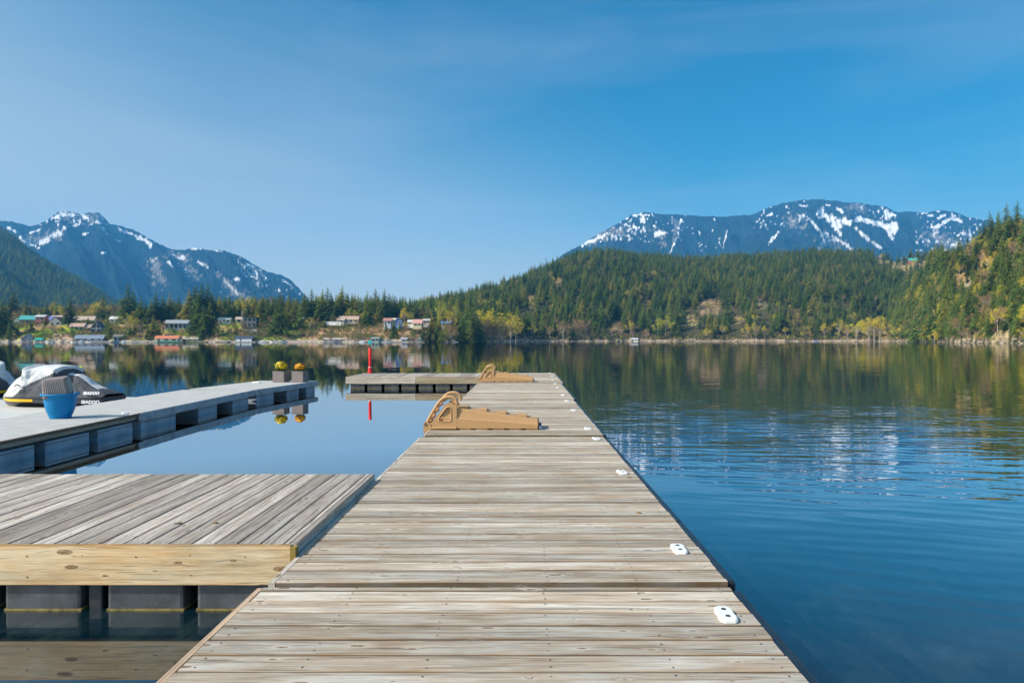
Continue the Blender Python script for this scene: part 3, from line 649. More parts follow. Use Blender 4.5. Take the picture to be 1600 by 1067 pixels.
grey_dock('pale grey dock section carrying the blue flower pot', (-6.55, 4.5), (-6.80, 12.1), 1.80, .32, True, [(.3, 1.8), (2.0, 3.3), (3.5, 4.9), (5.13, 6.15), (6.38, 7.4)], G)
grey_dock('pale grey dock section between the blue pot and the kink', (-6.80, 12.12), (-6.98, 17.75), 1.85, .32, False, [(.05, 1.35), (2.35, 3.3), (4.2, 5.2)], G)
grey_dock('end section of the pale grey dock with the two square flower planters', (-6.98, 17.77), (-6.50, 21.45), 1.85, .32, False, [(.1, 1.0), (1.75, 2.5), (3.0, 3.6)], G)
t = thing('floating_platform', 'pale floating platform under the covered watercraft', 'platform', (-8.75, 12.6, .06))
b = MB(); b.box(-8, .0, 0, 1.9, -.35, .03, MAT['float_white'], .03); b.box(-8, .0, 1.96, 5.6, -.35, .03, MAT['float_white'], .03); b.build('deck', t)
for i in range(4):
    b = MB(); b.lathe([(0.0, .045), (.05, .045), (.07, .03), (.07, .0)], MAT['white_plastic'], 12, (-1.7 - i * 1.0, .25, .03)); b.build('cap', t)

# ------------------------------------------------------------------ white cleat pads on the docks
def cleat(x, y, z, label, rz=0.0, s=1.0):
    t = thing('dock_pad', label, 'dock pad', (x, y, z), rz, 'white pads bolted along the right edge of the main dock')
    out = [(.045, -.095), (.028, -.108), (-.028, -.108), (-.045, -.095), (-.056, -.05), (-.050, .0), (-.056, .05), (-.045, .095), (-.028, .108), (.028, .108), (.045, .095), (.056, .05), (.050, 0), (.056, -.05)]
    b = MB(); n = len(out); lev = [(1, .002), (1.0, .012), (.93, .020), (.80, .024)]
    vs = [(a * k * s, c * (1 - (1 - k) * .6) * s, h * s) for k, h in lev for a, c in out]
    b.add(vs, [(i * n + j, i * n + (j + 1) % n, (i + 1) * n + (j + 1) % n, (i + 1) * n + j) for i in range(3) for j in range(n)] + [[3 * n + j for j in range(n)]], MAT['white_plastic'])
    b.build('pad', t)
    for q in (-1, 1):
        h = MB(); h.lathe([(0.0, .0015), (.011, .0015), (.013, .0)], MAT['hole'], 12, (0, q * .05 * s, .0245 * s)); h.build('bolt', t)
    return t
pads = [(.937, 3.18, .325, 'nearest white pad, on the first dock section'), (.934, 4.13, .34, 'second white pad, just past the first seam'), (.934, 6.53, .34, 'white pad in the middle of the second dock section'), (.925, 8.75, .34, 'white pad just before the second seam'),
        (.89, 9.54, .365, 'white pad just past the second seam'), (.874, 12.05, .365, 'white pad in the middle of the third dock section'), (.873, 13.9, .365, 'white pad before the third seam'), (.86, 15.1, .385, 'white pad after the third seam'),
        (.865, 17.5, .385, 'white pad in the middle of the fourth dock section'), (.87, 19.0, .385, 'white pad at the end of the fourth dock section'), (.88, 20.7, .39, 'white pad at the start of the last dock section'), (.95, 23.0, .39, 'white pad near the far tip of the dock'), (.93, 24.9, .39, 'farthest white pad, at the tip of the dock')]
for x, y, z, l in pads: cleat(x, y, z + .001, l, random.uniform(-.12, .22), .8)
t = cleat(-8.05, 20.6, .321, 'white pad on the end of the pale grey dock, left of the planters', 1.2, 1.3); del t['group']
t = cleat(-7.0, 12.0, .321, 'small white pad beside the blue flower pot', .5, .9); del t['group']

# ------------------------------------------------------------------ folding ramps
def make_ramp(label, loc):
    U = .00133; q = lambda zx, zy: ((zx - 155) * U, (745 - zy) * U)
    t = thing('folding_ramp', label, 'ramp', loc, 0, 'tan plastic folding ramps lying on the dock')
    tan = MAT['tan']
    def plate(name, outer, hole, y0, y1):
        bm = bmesh.new()
        def loop(p): 
            vs = [bm.verts.new((x, y0, z)) for x, z in p]; return [bm.edges.new((vs[i], vs[(i + 1) % len(vs)])) for i in range(len(vs))]
        es = loop(outer) + (loop(hole) if hole else [])
        r = bmesh.ops.triangle_fill(bm, edges=es, use_beauty=True, use_dissolve=False)
        fs = [g for g in bm.faces]
        ex = bmesh.ops.extrude_face_region(bm, geom=fs)
        for v in [g for g in ex['geom'] if isinstance(g, bmesh.types.BMVert)]: v.co.y = y1
        bmesh.ops.recalc_face_normals(bm, faces=bm.faces[:])
        me = bpy.data.meshes.new(name); bm.to_mesh(me); bm.free(); me.materials.append(tan)
        return obj(name, me, t)
    outer = [q(*p) for p in [(232, 742), (496, 742), (504, 734), (504, 492), (496, 482), (470, 480), (462, 468), (448, 462), (410, 464), (396, 476), (240, 668), (230, 690)]]
    hole = [q(*p) for p in [(318, 640), (326, 604), (338, 588), (392, 516), (404, 506), (432, 505), (443, 512), (447, 524), (447, 636), (442, 650), (428, 658), (334, 656), (322, 650)]]
    plate('side_plate', outer, hole, 0, .035); plate('side_plate', outer, hole, .40, .435)
    for y0 in (-.012, .425):                       # raised rim round the opening and the base rail
        b = MB(); h2 = hole + [hole[0]]; b.tube([(x, y0 + .012, z) for x, z in h2], .0085, tan, 8)
        b.tube([(*[q(232, 722)[0]], y0 + .004, q(0, 722)[1]), (q(500, 722)[0], y0 + .004, q(0, 722)[1])], .016, tan, 8); b.build('rim', t)
    # wedge body
    xs = np.linspace(0, 1, 9); b = MB(); rows = []
    for s_ in xs:
        zx = 360 + (1345 - 360) * s_; x = (zx - 155) * U
        top = (745 - (498 + 142 * s_)) * U; cre = (745 - (610 + 74 * s_)) * U; bot = .014
        rows.append([(x, .030, bot), (x, .000, bot + .01), (x, .002, cre - .006), (x, .014, cre + .004), (x, .036, top - .012), (x, .052, top), (x, .385, top), (x, .41, top - .015), (x, .435, cre), (x, .435, bot)])
    n = 10; vs = [p for r_ in rows for p in r_]
    b.add(vs, [(i * n + j, i * n + (j + 1) % n, (i + 1) * n + (j + 1) % n, (i + 1) * n + j) for i in range(8) for j in range(n)], tan)
    b.add(rows[0], [list(range(n))], tan); b.add(rows[-1], [list(range(n))], tan); b.build('ramp_body', t)
    b = MB()
    for k in range(5):
        x = .50 + k * .23; b.box(x, x + .16, .01, .42, .0, .022, tan, .004)
    b.build('foot_rib', t)
    for zx, zy in ((560, 528), (760, 558), (965, 586), (1182, 616)):      # treads standing proud of the back edge
        x, z = q(zx, zy); ml = MB(); ml.box(x - .06, x + .07, .14, .43, z - .03, z + .022, tan, .008)
        o = ml.build('tread', t); e = MB(); e.box(x - .063, x - .045, .15, .42, z - .02, z + .017, MAT['tan_dark'], .004); e.build('grip', o)
    b = MB(); x, z = q(1350, 715); b.box(x - .012, x + .012, .02, .43, .02, .125, MAT['tan_dark'], .004)
    b.build('end_plate', t)
    for yy in (.0, .40):
        b = MB(); b.box(x + .012, x + .055, yy, yy + .045, .01, .055, MAT['bluegrey'], .01); b.build('end_cap', t)
    # rails with cross rungs, hanging over the dock's edge
    rail = [(180, 690), (205, 640), (250, 560), (300, 480), (335, 436), (370, 412), (410, 402), (450, 404), (482, 420), (498, 450), (503, 492)]
    for y0, dx, dz in ((.05, 0, 0), (.385, .02, .035)):
        b = MB(); pts = [Vector((q(*p)[0] + dx, y0, q(*p)[1] + dz * min(1, i / 4))) for i, p in enumerate(rail)]
        b.tube(pts, .0205, tan, 10); o = b.build('rail', t)
        p2 = [(q(zx, zy)[0] + .055 + dx, y0, q(zx, zy)[1] - .02) for zx, zy in ((205, 700), (260, 640), (320, 560), (370, 500), (410, 462))]
        b = MB(); b.tube(p2, .0135, tan, 8); b.build('inner_rail', o)
    for zx, zy in ((222, 625), (262, 560), (305, 492), (350, 440)):
        x, z = q(zx, zy); b = MB(); b.box(x - .012, x + .035, .05, .41, z - .02, z + .012, tan, .006); b.build('rung', t)
    for yy in (-.012, .405):
        p = [q(*a) for a in [(158, 690), (162, 668), (180, 655), (205, 660), (236, 690), (236, 742), (205, 775), (180, 782), (160, 768)]]
        b = MB(); b.prism(p, yy, yy + .04, tan); o = b.build('hinge_plate', t)
        c = q(182, 684); b = MB(); b.tube([(c[0], yy - .006, c[1]), (c[0], yy + .046, c[1])], .019, MAT['hole'], 14)
        b.tube([(c[0], yy - .012, c[1]), (c[0], yy + .052, c[1])], .010, MAT['steel'], 12); b.build('bolt', o)
    b = MB(); b.tube([(q(182, 684)[0], .0, q(182, 684)[1]), (q(182, 684)[0], .42, q(182, 684)[1])], .012, MAT['steel'], 10); b.build('axle', t)
    return t
make_ramp('nearer tan folding boarding ramp hooked over the left edge of the dock', (-1.395, 9.44, .366))
r2 = make_ramp('farther tan folding boarding ramp near the tip of the dock', (-1.335, 19.75, .391))

# ------------------------------------------------------------------ pots, planters, pole
t = thing('flower_pot', 'bright blue round plastic pot standing on the pale grey dock', 'flower pot', (-7.66, 11.3, .321)); t.scale = (.93, .93, .93)
b = MB(); b.lathe([(0, .0), (.165, .0), (.172, .012), (.170, .03), (.20, .10), (.232, .20), (.247, .30), (.252, .345), (.256, .35), (.258, .385), (.262, .39), (.264, .402), (.298, .408), (.304, .42), (.298, .436), (.275, .437), (.262, .425), (.245, .35), (.21, .15), (.17, .03), (0, .03)], MAT['pot_blue'], 48); b.build('pot', t)
b = MB(); b.lathe([(0, .30), (.236, .29)], MAT['soil'], 24); b.build('soil', t)
t = thing('square_planter', 'brown ribbed square planter turned upside down in the blue pot', 'planter', (-7.67, 11.28, .685), R(24)); t.rotation_euler = (R(5), R(-7), R(22))
b = MB(); vs = []; fs = []
def rsq(r, zz, n=8):
    o_ = []
    for cx_, cy_, a0 in ((1, 1, 0), (-1, 1, 90), (-1, -1, 180), (1, -1, 270)):
        for k in range(5): a = R(a0 + 22.5 * k); o_.append((cx_ * (r - .03) + .03 * math.cos(a), cy_ * (r - .03) + .03 * math.sin(a), zz))
    return o_
lv = [(.185, .0), (.19, .02), (.182, .045), (.168, .27), (.160, .295), (.14, .305)]
P_ = [rsq(*x) for x in lv]; n = 20; vs = [p for r_ in P_ for p in r_]
b.add(vs, [(i * n + j, i * n + (j + 1) % n, (i + 1) * n + (j + 1) % n, (i + 1) * n + j) for i in range(len(lv) - 1) for j in range(n)] + [list(range(n)), [(len(lv) - 1) * n + j for j in range(n)]], MAT['planter'])
b.build('body', t)
b = MB()
for s_ in range(4):
    for k in range(11):
        u = -.13 + .026 * k; pts = [(u, -.184, .05), (u * .93, -.169, .27)]
        rot = Matrix.Rotation(R(90 * s_), 3, 'Z'); b.tube([rot @ Vector(p) for p in pts], .006, paint((.46, .41, .37)), 6)
b.build('rib', t)
def flower_planter(label, x, y, z, m, leafm, w_, h_, spread):
    t = thing('flower_planter', label, 'planter', (x, y, z), R(-8), 'square planters at the end of the pale grey dock')
    b = MB(); b.box(-w_ / 2, w_ / 2, -w_ / 2, w_ / 2, 0, h_, MAT['planter'], .015)
    b.box(-w_ / 2 - .006, w_ / 2 + .006, -w_ / 2 - .006, w_ / 2 + .006, h_ - .03, h_ + .004, MAT['planter'], .005); b.build('box', t)
    fl = MB()
    for i in range(520):
        a, c = random.uniform(0, 2 * math.pi), random.uniform(-.35, 1); rr = spread * random.uniform(.72, 1.05)
        p = Vector((math.cos(a) * math.sqrt(1 - c * c) * rr, math.sin(a) * math.sqrt(1 - c * c) * rr, c * rr * .85)); nrm = (p.normalized() + Vector([random.uniform(-.5, .5) for _ in range(3)])).normalized()
        tx = nrm.orthogonal().normalized(); ty = nrm.cross(tx); r_ = random.uniform(.014, .030)
        k0 = random.uniform(0, 1); vs = [p + (tx * math.cos(k0 + j * 1.2566) + ty * math.sin(k0 + j * 1.2566)) * r_ + nrm * (.006 if j % 2 else 0) for j in range(5)]
        fl.add([v + Vector((0, 0, h_ + spread * .78)) for v in vs], [list(range(5))], m)
    fl.build('flowers', t, fixn=False)
    lf = MB()
    for i in range(240):
        a = random.uniform(0, 6.28); rr = spread * random.uniform(.1, .8); z0 = h_ + random.uniform(0, spread * .9)
        p = Vector((math.cos(a) * rr, math.sin(a) * rr, z0)); tx = Vector([random.uniform(-1, 1) for _ in range(3)]).normalized(); ty = tx.orthogonal().normalized(); r_ = .028
        lf.add([p - tx * r_, p + ty * r_ * .5, p + tx * r_, p - ty * r_ * .5], [(0, 1, 2, 3)], leafm)
    lf.build('leaves', t, fixn=False)
LEAF = plain('planter leaves', (.05, .11, .02), .6, .4, 30)
flower_planter('square grey planter with yellow flowers, left one at the dock end', -7.44, 20.95, .321, MAT['fl_yellow'], LEAF, .37, .325, .185)
flower_planter('square grey planter with orange and maroon flowers at the dock corner', -6.86, 20.95, .321, MAT['fl_orange'], LEAF, .37, .325, .155)
t = thing('marker_pole', 'red marker pole with a flared foot at the back of the far cross dock', 'pole', (-5.62, 24.95, .392))
b = MB(); b.lathe([(0, 0), (.088, 0), (.088, .03), (.080, .06), (.060, .18), (.056, .215)], MAT['red'], 20); b.build('base', t)
b = MB(); b.lathe([(.062, .215), (.062, .235)], MAT['white_plastic'], 20); b.build('collar', t)
b = MB(); b.lathe([(.048, .20), (.055, .5), (.060, .90), (.050, .915), (0, .92)], MAT['red'], 20); b.build('pole', t)
# a few things lying on the boards
def leaf(x, y, z, label):
    b = MB(); 
    for k in range(7):
        a = random.uniform(0, 6.28); rr = random.uniform(.0, .022); cx, cy = math.cos(a) * rr, math.sin(a) * rr; th = random.uniform(0, 6.28); l_ = random.uniform(.012, .022); w2 = l_ * .45
        c_, s_ = math.cos(th), math.sin(th)
        b.add([(cx - c_ * l_, cy - s_ * l_, .002), (cx - s_ * w2, cy + c_ * w2, .009), (cx + c_ * l_, cy + s_ * l_, .003), (cx + s_ * w2, cy - c_ * w2, .006)], [(0, 1, 2, 3)], MAT['leaf_brown'])
    o = b.build('fallen_leaves', None, fixn=False); o.location = (x, y, z); tag(o, label, 'leaves')
def onp(px, py, z): Y = F * (CAMZ - z) / (py - CY); return (px - CX) / F * Y, Y
for px, py, z, l in ((278, 818, .3965, 'dry leaf clump on the left planked dock'), (336, 817, .3965, 'dry leaf clump right of the other one on the left dock'), (983, 746, .342, 'brown leaf scraps beside the third white pad'), (999, 801, .342, 'dry leaf scrap near the dock edge, between two white pads'), (846, 581.8 + .6, .391, 'brown leaf litter at the far tip of the dock')):
    x, y = onp(px, py, z); leaf(x, min(y, 25.05), z, l)

# ------------------------------------------------------------------ covered watercraft
def make_craft(label, loc, rz):
    t = thing('personal_watercraft', label, 'watercraft', loc, rz)          # local x: bow 0 -> stern Lc ; z=0 at the gunwale
    Lc = 3.0
    TOP = [(0, .03), (.05, .13), (.11, .30), (.18, .46), (.235, .57), (.285, .63), (.30, .80), (.335, .735), (.38, .775), (.46, .80), (.51, .785), (.57, .775), (.592, .76), (.602, .60), (.63, .565), (.70, .56), (.74, .49), (.785, .40), (.825, .31), (.885, .23), (.945, .17), (1.0, .09)]
    WID = [(0, .05), (.03, .17), (.07, .30), (.13, .43), (.2, .52), (.3, .57), (.6, .58), (.8, .56), (.95, .52), (1, .44)]
    RW = [(0, .02), (.1, .22), (.2, .33), (.28, .34), (.30, .47), (.335, .47), (.36, .40), (.46, .36), (.55, .40), (.57, .50), (.592, .50), (.605, .17), (.70, .17), (.8, .20), (.9, .25), (1, .3)]
    ns, nc = 260, 90; V = []; mats = [MAT['cover_white'], MAT['cover_dark']]
    def rw(s): return tab(s, RW)
    for i in range(ns + 1):
        s = i / ns; h = float(tab(s, TOP)); W_ = float(tab(s, WID)); r_ = min(float(rw(s)), W_ * .95)
        for j in range(nc + 1):
            u = -1 + 2 * j / nc; au = abs(u); sg = 1 if u > 0 else -1
            if au > .42:
                k = (1 - au) / .58; y = W_ + (r_ - W_) * k ** 1.2; z = h * .88 * k
                wr = (abs(math.sin(s * 34 + k * 6 + sg + 3 * float(vn(s * 5, k * 2, 3)))) * .016 + (float(vn(s * 26 - k * 5, k * 7 + sg * 9, 5)) - .5) * .055 + (float(vn(s * 60 + k * 20, k * 9, 6)) - .5) * .018) * math.sin(math.pi * k)
                y += wr
            else:
                k = au / .42; y = r_ * k; z = h * (.88 + .12 * (1 - k ** 2.2)) + (float(vn(s * 16, u * 6, 8)) - .5) * .02
            V.append((s * Lc, sg * y, z))
    line = lambda s: float(tab(s, [(0, -1), (.19, -.9), (.215, 0), (.376, .35), (.50, .53), (.585, .60), (.60, .62)]))
    F2 = []; mi = []
    for i in range(ns):
        for j in range(nc):
            F2.append((i * (nc + 1) + j, (i + 1) * (nc + 1) + j, (i + 1) * (nc + 1) + j + 1, i * (nc + 1) + j + 1))
            s = (i + .5) / ns; z = sum(V[k][2] for k in F2[-1]) / 4; u = abs(-1 + 2 * (j + .5) / nc)
            white = (s < .597 and z > line(s)) or (.61 < s < .90 and u < .30)
            mi.append(0 if white else 1)
    me = bpy.data.meshes.new('cover'); me.from_pydata(V, [], F2)
    for m in mats: me.materials.append(m)
    me.polygons.foreach_set('material_index', mi); me.polygons.foreach_set('use_smooth', [True] * len(F2)); obj('cover', me, t)
    # hull
    def hull(name, z0, z1, k0, k1, m, s0=0., s1=1.):
        b = MB(); vs = []; N = 28
        for i in range(N + 1):
            s = s0 + (s1 - s0) * i / N; W_ = float(tab(s, WID)); rise = max(0, (.18 - s) / .18) ** 1.5 * .10
            for y, z in ((-W_ * k1, z1), (-W_ * k0, z0 + rise), (W_ * k0, z0 + rise), (W_ * k1, z1)): vs.append((s * Lc, y, z))
        b.add(vs, [(i * 4 + j, i * 4 + (j + 1) % 4, (i + 1) * 4 + (j + 1) % 4, (i + 1) * 4 + j) for i in range(N) for j in range(4)] + [(0, 1, 2, 3), (N * 4, N * 4 + 1, N * 4 + 2, N * 4 + 3)], m, False)
        return b.build(name, t)
    hull('hull', -.27, -.06, .45, .96, MAT['black_gloss'], .02, 1); hull('bumper_strip', -.015, .025, 1.02, 1.03, MAT['rubber'], 0, 1)
    hull('side_stripe', -.085, -.016, .985, 1.012, MAT['yellow'], .012, .42); hull('side_panel', -.11, -.016, .96, 1.0, MAT['cover_dark'], .421, 1)
    b = MB(); b.tube([(.20, 0, -.10), (.12, 0, -.14), (.14, 0, -.20), (.20, 0, -.17)], .014, MAT['steel'], 8); b.build('bow_eye', t)
    for sg in (1,):
        b = MB(); b.box(1.60, 1.78, sg * .43 - .02, sg * .43 + .02, .64, .735, MAT['lime'], .012); b.build('mirror_tip', t)
    b = MB(); b.tube([(.92 + .02 * i, -.545 + .0025 * i * i * .2 - .0, .22 + .012 * i) for i in range(2)], .002, MAT['rubber'], 5)
    return t
def lettering(text, size, m, parent, p, rx, rz, name='lettering', ex=.003, ry=0, xs=1.0):
    c = bpy.data.curves.new('txt', 'FONT'); c.body = text; c.size = size; c.extrude = ex; c.offset = size * .03; c.align_x = 'CENTER'
    o = bpy.data.objects.new('txt', c); COL.objects.link(o); dg = bpy.context.evaluated_depsgraph_get()
    me = bpy.data.meshes.new_from_object(o.evaluated_get(dg)); bpy.data.objects.remove(o)
    for v in me.vertices: v.co.x *= xs
    me.materials.clear(); me.materials.append(m)
    q = obj(name, me, parent); q.location = p; q.rotation_euler = (rx, ry, rz); return q
cr1 = make_craft('covered personal watercraft with grey and charcoal cover, yellow stripe and white lettering', (-12.08, 15.95, .30), R(-6)); cr1.scale = (.90, .92, .93)
lettering('SEADOO', .092, MAT['mark_white'], cr1, (2.80, -.53, .105), R(72), 0, xs=1.15)
lettering('SEADOO', .105, MAT['mark_white'], cr1, (2.84, -.60, -.105), R(90), 0, xs=1.15)
for i in range(6):
    pass
b = MB(); b.tube([(.80, -.60, .30), (.86, -.575, .33), (.95, -.55, .28), (1.02, -.56, .25)], .014, MAT['rubber'], 6); b.build('tie_cord', cr1)
cr2 = make_craft('second covered watercraft cut off by the left edge of the photo', (-14.2, 19.1, .30), R(-94))
lettering('SEADOO', .165, MAT['mark_white'], cr2, (2.14, -.548, .15), R(72), 0, xs=1.15)
# ------------------------------------------------------------------ trees
def leafmat(name, cols, var=.35, rough=.75):
    M = NT(name); oi = M.n('ShaderNodeObjectInfo'); geo = M.n('ShaderNodeNewGeometry')
    c = M.ramp(oi.outputs['Random'], cols)
    wn_ = M.n('ShaderNodeTexWhiteNoise', noise_dimensions='1D'); M.l(geo.outputs['Random Per Island'], wn_.inputs['W'])
    k = M.math('MULTIPLY_ADD', wn_.outputs['Value'], var * 2, 1 - var)
    M.l(M.mix(1.0, c, M.comb(k, k, k), 'MULTIPLY'), M.b.inputs['Base Color'])
    M.b.inputs['Roughness'].default_value = rough; M.b.inputs['Specular IOR Level'].default_value = .2
    return M.m
FIR = leafmat('fir foliage', [(0, (.095, .165, .022)), (.3, (.145, .215, .024)), (.5, (.060, .108, .026)), (.75, (.23, .26, .028)), (.9, (.34, .30, .045)), (1, (.105, .172, .022))])
CEDAR = leafmat('cedar foliage', [(0, (.13, .21, .03)), (.5, (.18, .24, .035)), (1, (.10, .18, .03))])
DRY = leafmat('bare budding twigs', [(0, (.30, .19, .075)), (.5, (.26, .17, .085)), (1, (.34, .23, .085))])
BUD = leafmat('yellow green spring foliage', [(0, (.48, .43, .03)), (.5, (.56, .42, .04)), (1, (.36, .38, .035))])
BROOM = leafmat('orange twig foliage', [(0, (.38, .25, .08)), (1, (.46, .33, .09))])
BARK = plain('bark', (.11, .085, .065), .9, .3, 8); PALEBARK = plain('pale bark', (.34, .29, .24), .85, .25, 6)
def np_mesh(name, V, T, mats):
    me = bpy.data.meshes.new(name); me.from_pydata(V, [], T)
    for m in mats: me.materials.append(m)
    return me
def trunk_mesh(name, h, r, mat, lean=0.0, branches=()):
    b = MB(); b.tube([(lean * t * t, 0, h * t) for t in (0, .3, .6, .85, 1)], [r, r * .8, r * .55, r * .25, r * .06], mat, 6)
    for p0, p1, r_ in branches: b.tube([p0, p1], [r_, r_ * .3], mat, 4, False)
    me_o = b.build(name, None, False); me = me_o.data; bpy.data.objects.remove(me_o); return me
def conifer(seed, n, base, width, droop, power, ragged, mat, lenk=1.0, tuft=10):
    r = random.Random(seed); V = []; T = []
    for i in range(n):
        t = (i + r.random()) / n; z = base + (.985 - base) * t
        a = r.uniform(0, 2 * math.pi)
        env = width * (1 - t) ** power * (.55 + .45 * min(1, (t + .04) * 7))
        lump = .72 + .56 * float(vn(a * 1.3 + seed, z * 9, seed))
        ln = max(.012, env * lump * r.uniform(1 - ragged, 1 + ragged * .6)) * lenk
        dx, dy = math.cos(a), math.sin(a); tx, ty = -dy, dx; dr = droop * r.uniform(.6, 1.4)
        k = max(4, int(tuft * (.5 + ln / width)))
        for j in range(k):
            f = (j + .6) / k; x = ln * f; zz = z + ln * (.20 * f * (1 - f) * 2 - dr * f * f)
            side = 1 if j % 2 else -1; sp = ln * .30 * (1.15 - f * .75) * r.uniform(.7, 1.3)
            p0 = (dx * x * .86, dy * x * .86, zz + .004)
            q = x + sp * .55; p1 = (dx * q + tx * sp * side, dy * q + ty * sp * side, zz - sp * r.uniform(.12, .65))
            q2 = x + sp * .95; p2 = (dx * q2 + tx * sp * side * .15, dy * q2 + ty * sp * side * .15, zz - sp * r.uniform(.0, .30))
            b0 = len(V); V += [p0, p1, p2]; T.append((b0, b0 + 1, b0 + 2))
    b0 = len(V)
    for k in range(5): V.append((.006 * math.cos(k * 1.2566), .006 * math.sin(k * 1.2566), .93))
    V.append((0, 0, 1.0)); T += [(b0 + k, b0 + (k + 1) % 5, b0 + 5) for k in range(5)]
    return np_mesh('crown', V, T, [mat])
def broadleaf(seed, mat, barkm, leaves=1500, w_=.36, sparse=.5, base=.22):
    r = random.Random(seed); V = []; T = []; cl = []; br = []
    for i in range(20):
        a = r.uniform(0, 6.283); c = r.uniform(-.75, 1); rr = r.uniform(.45, 1)
        p = (math.cos(a) * math.sqrt(1 - c * c) * w_ * rr, math.sin(a) * math.sqrt(1 - c * c) * w_ * rr, .60 + c * .36 * rr)
        if p[2] > base: cl.append((p, r.uniform(.07, .14))); br.append(((0, 0, base + (p[2] - base) * .35), p, .010))
    for i in range(leaves):
        (cx, cy, cz), cr_ = r.choice(cl); a = r.uniform(0, 6.283); c = r.uniform(-1, 1); q = cr_ * r.random() ** .45
        x, y, z = cx + math.cos(a) * math.sqrt(1 - c * c) * q, cy + math.sin(a) * math.sqrt(1 - c * c) * q, cz + c * q * .9
        s = r.uniform(.009, .024) * (1.2 - sparse * .5); d1 = [r.gauss(0, s) for _ in range(3)]; d2 = [r.gauss(0, s) for _ in range(3)]
        b0 = len(V); V += [(x, y, z), (x + d1[0], y + d1[1], z + d1[2]), (x + d2[0], y + d2[1], z + d2[2])]; T.append((b0, b0 + 1, b0 + 2))
    return np_mesh('crown', V, T, [mat]), trunk_mesh('trunk', .75, .022, barkm, .02, br)
VAR = []            # (name, crown, trunk)
VAR.append(('fir_tree', conifer(1, 170, .10, .235, .35, .72, .28, FIR), trunk_mesh('trunk', .97, .016, BARK)))
VAR.append(('fir_tree', conifer(2, 140, .20, .19, .30, .68, .40, FIR), trunk_mesh('trunk', .97, .015, BARK)))
VAR.append(('fir_tree', conifer(3, 190, .05, .28, .40, .78, .24, FIR), trunk_mesh('trunk', .97, .017, BARK)))
VAR.append(('fir_tree', conifer(4, 110, .30, .17, .22, .55, .50, FIR), trunk_mesh('trunk', .97, .014, BARK)))
VAR.append(('cedar_tree', conifer(5, 170, .04, .20, .55, .70, .20, CEDAR), trunk_mesh('trunk', .97, .018, BARK)))
VAR.append(('cedar_tree', conifer(6, 150, .06, .24, .60, .60, .28, CEDAR), trunk_mesh('trunk', .97, .018, BARK)))
NC = len(VAR)
for sd, m, bk, nm, lv, ww in ((11, BUD, PALEBARK, 'budding_tree', 1500, .36), (12, BUD, PALEBARK, 'budding_tree', 1500, .42), (13, DRY, PALEBARK, 'bare_tree', 1200, .34), (14, DRY, PALEBARK, 'bare_tree', 1300, .26), (15, BROOM, BARK, 'orange_bush', 1400, .42), (16, CEDAR, BARK, 'green_shrub', 1700, .5)):
    c, t_ = broadleaf(sd, m, bk, lv, ww, base=.22 if 'tree' in nm else .04); VAR.append((nm, c, t_))

TREES = []     # (variant, X, Y, z, height, rot, kindgroup)
def addtree(v, px, Y, h, dz=0.0): 
    TREES.append([v, (px - CX) / F * Y, Y, float(H(px, Y)) - .4 + dz, h, random.uniform(0, 6.28), px])
def tree_at(v, px, ytop, Y):
    z = float(H(px, Y)) - .4; addtree(v, px, Y, max(3, (CY - ytop) * Y / F + CAMZ - z))
# left shore: prominent conifers
for px, yt, Y in [(-12, 470, 440), (4, 463, 445), (14, 500, 436), (20, 452, 560), (40, 465, 560), (55, 478, 560), (109, 461, 476), (120, 482, 560), (161, 459, 540), (167, 492, 440), (172, 500, 438), (200, 441, 500), (208, 452, 512), (192, 462, 500), (220, 462, 480), (228, 470, 520),
                  (244, 455, 500), (254, 460, 505), (265, 457, 510), (272, 465, 520), (236, 466, 495), (279, 462, 540), (295, 450, 490), (305, 442, 492), (316, 439, 488), (325, 441, 496), (332, 455, 500), (344, 462, 520), (318, 476, 438), (309, 468, 442), (328, 470, 445), (240, 490, 440), (231, 507, 436), (246, 500, 438),
                  (357, 467, 500), (365, 472, 505), (374, 468, 510), (387, 466, 520), (397, 466, 520), (409, 460, 500), (419, 470, 495), (426, 462, 510), (437, 470, 441), (430, 480, 443), (451, 467, 480), (461, 466, 475), (468, 476, 470), (443, 478, 470), (476, 456, 520), (487, 449, 525), (481, 465, 500), (495, 458, 530),
                  (504, 450, 505), (512, 447, 520), (517, 455, 500), (498, 462, 500), (521, 480, 480), (535, 444, 520), (541, 458, 530), (529, 460, 515), (550, 462, 560), (556, 468, 520), (564, 462, 540), (574, 454, 520), (581, 460, 530), (587, 449, 540), (592, 458, 530), (601, 449, 530), (608, 456, 540), (578, 474, 490), (570, 480, 480), (590, 476, 500), (596, 470, 510),
                  (617, 459, 540), (625, 463, 550), (633, 464, 560), (641, 465, 570), (650, 467, 560), (660, 466, 560), (615, 497, 448), (668, 478, 500), (675, 488, 480), (683, 505, 455), (690, 510, 452), (730, 470, 500), (738, 478, 490), (745, 486, 490), (722, 490, 480), (735, 500, 478), (743, 505, 485), (671, 505, 452), (661, 510, 448), (697, 500, 470), (210, 500, 442), (203, 506, 440)]:
    tree_at(random.choice([0, 1, 2, 2, 0]) if Y > 450 else random.choice([2, 0, 4]), px, yt, Y)
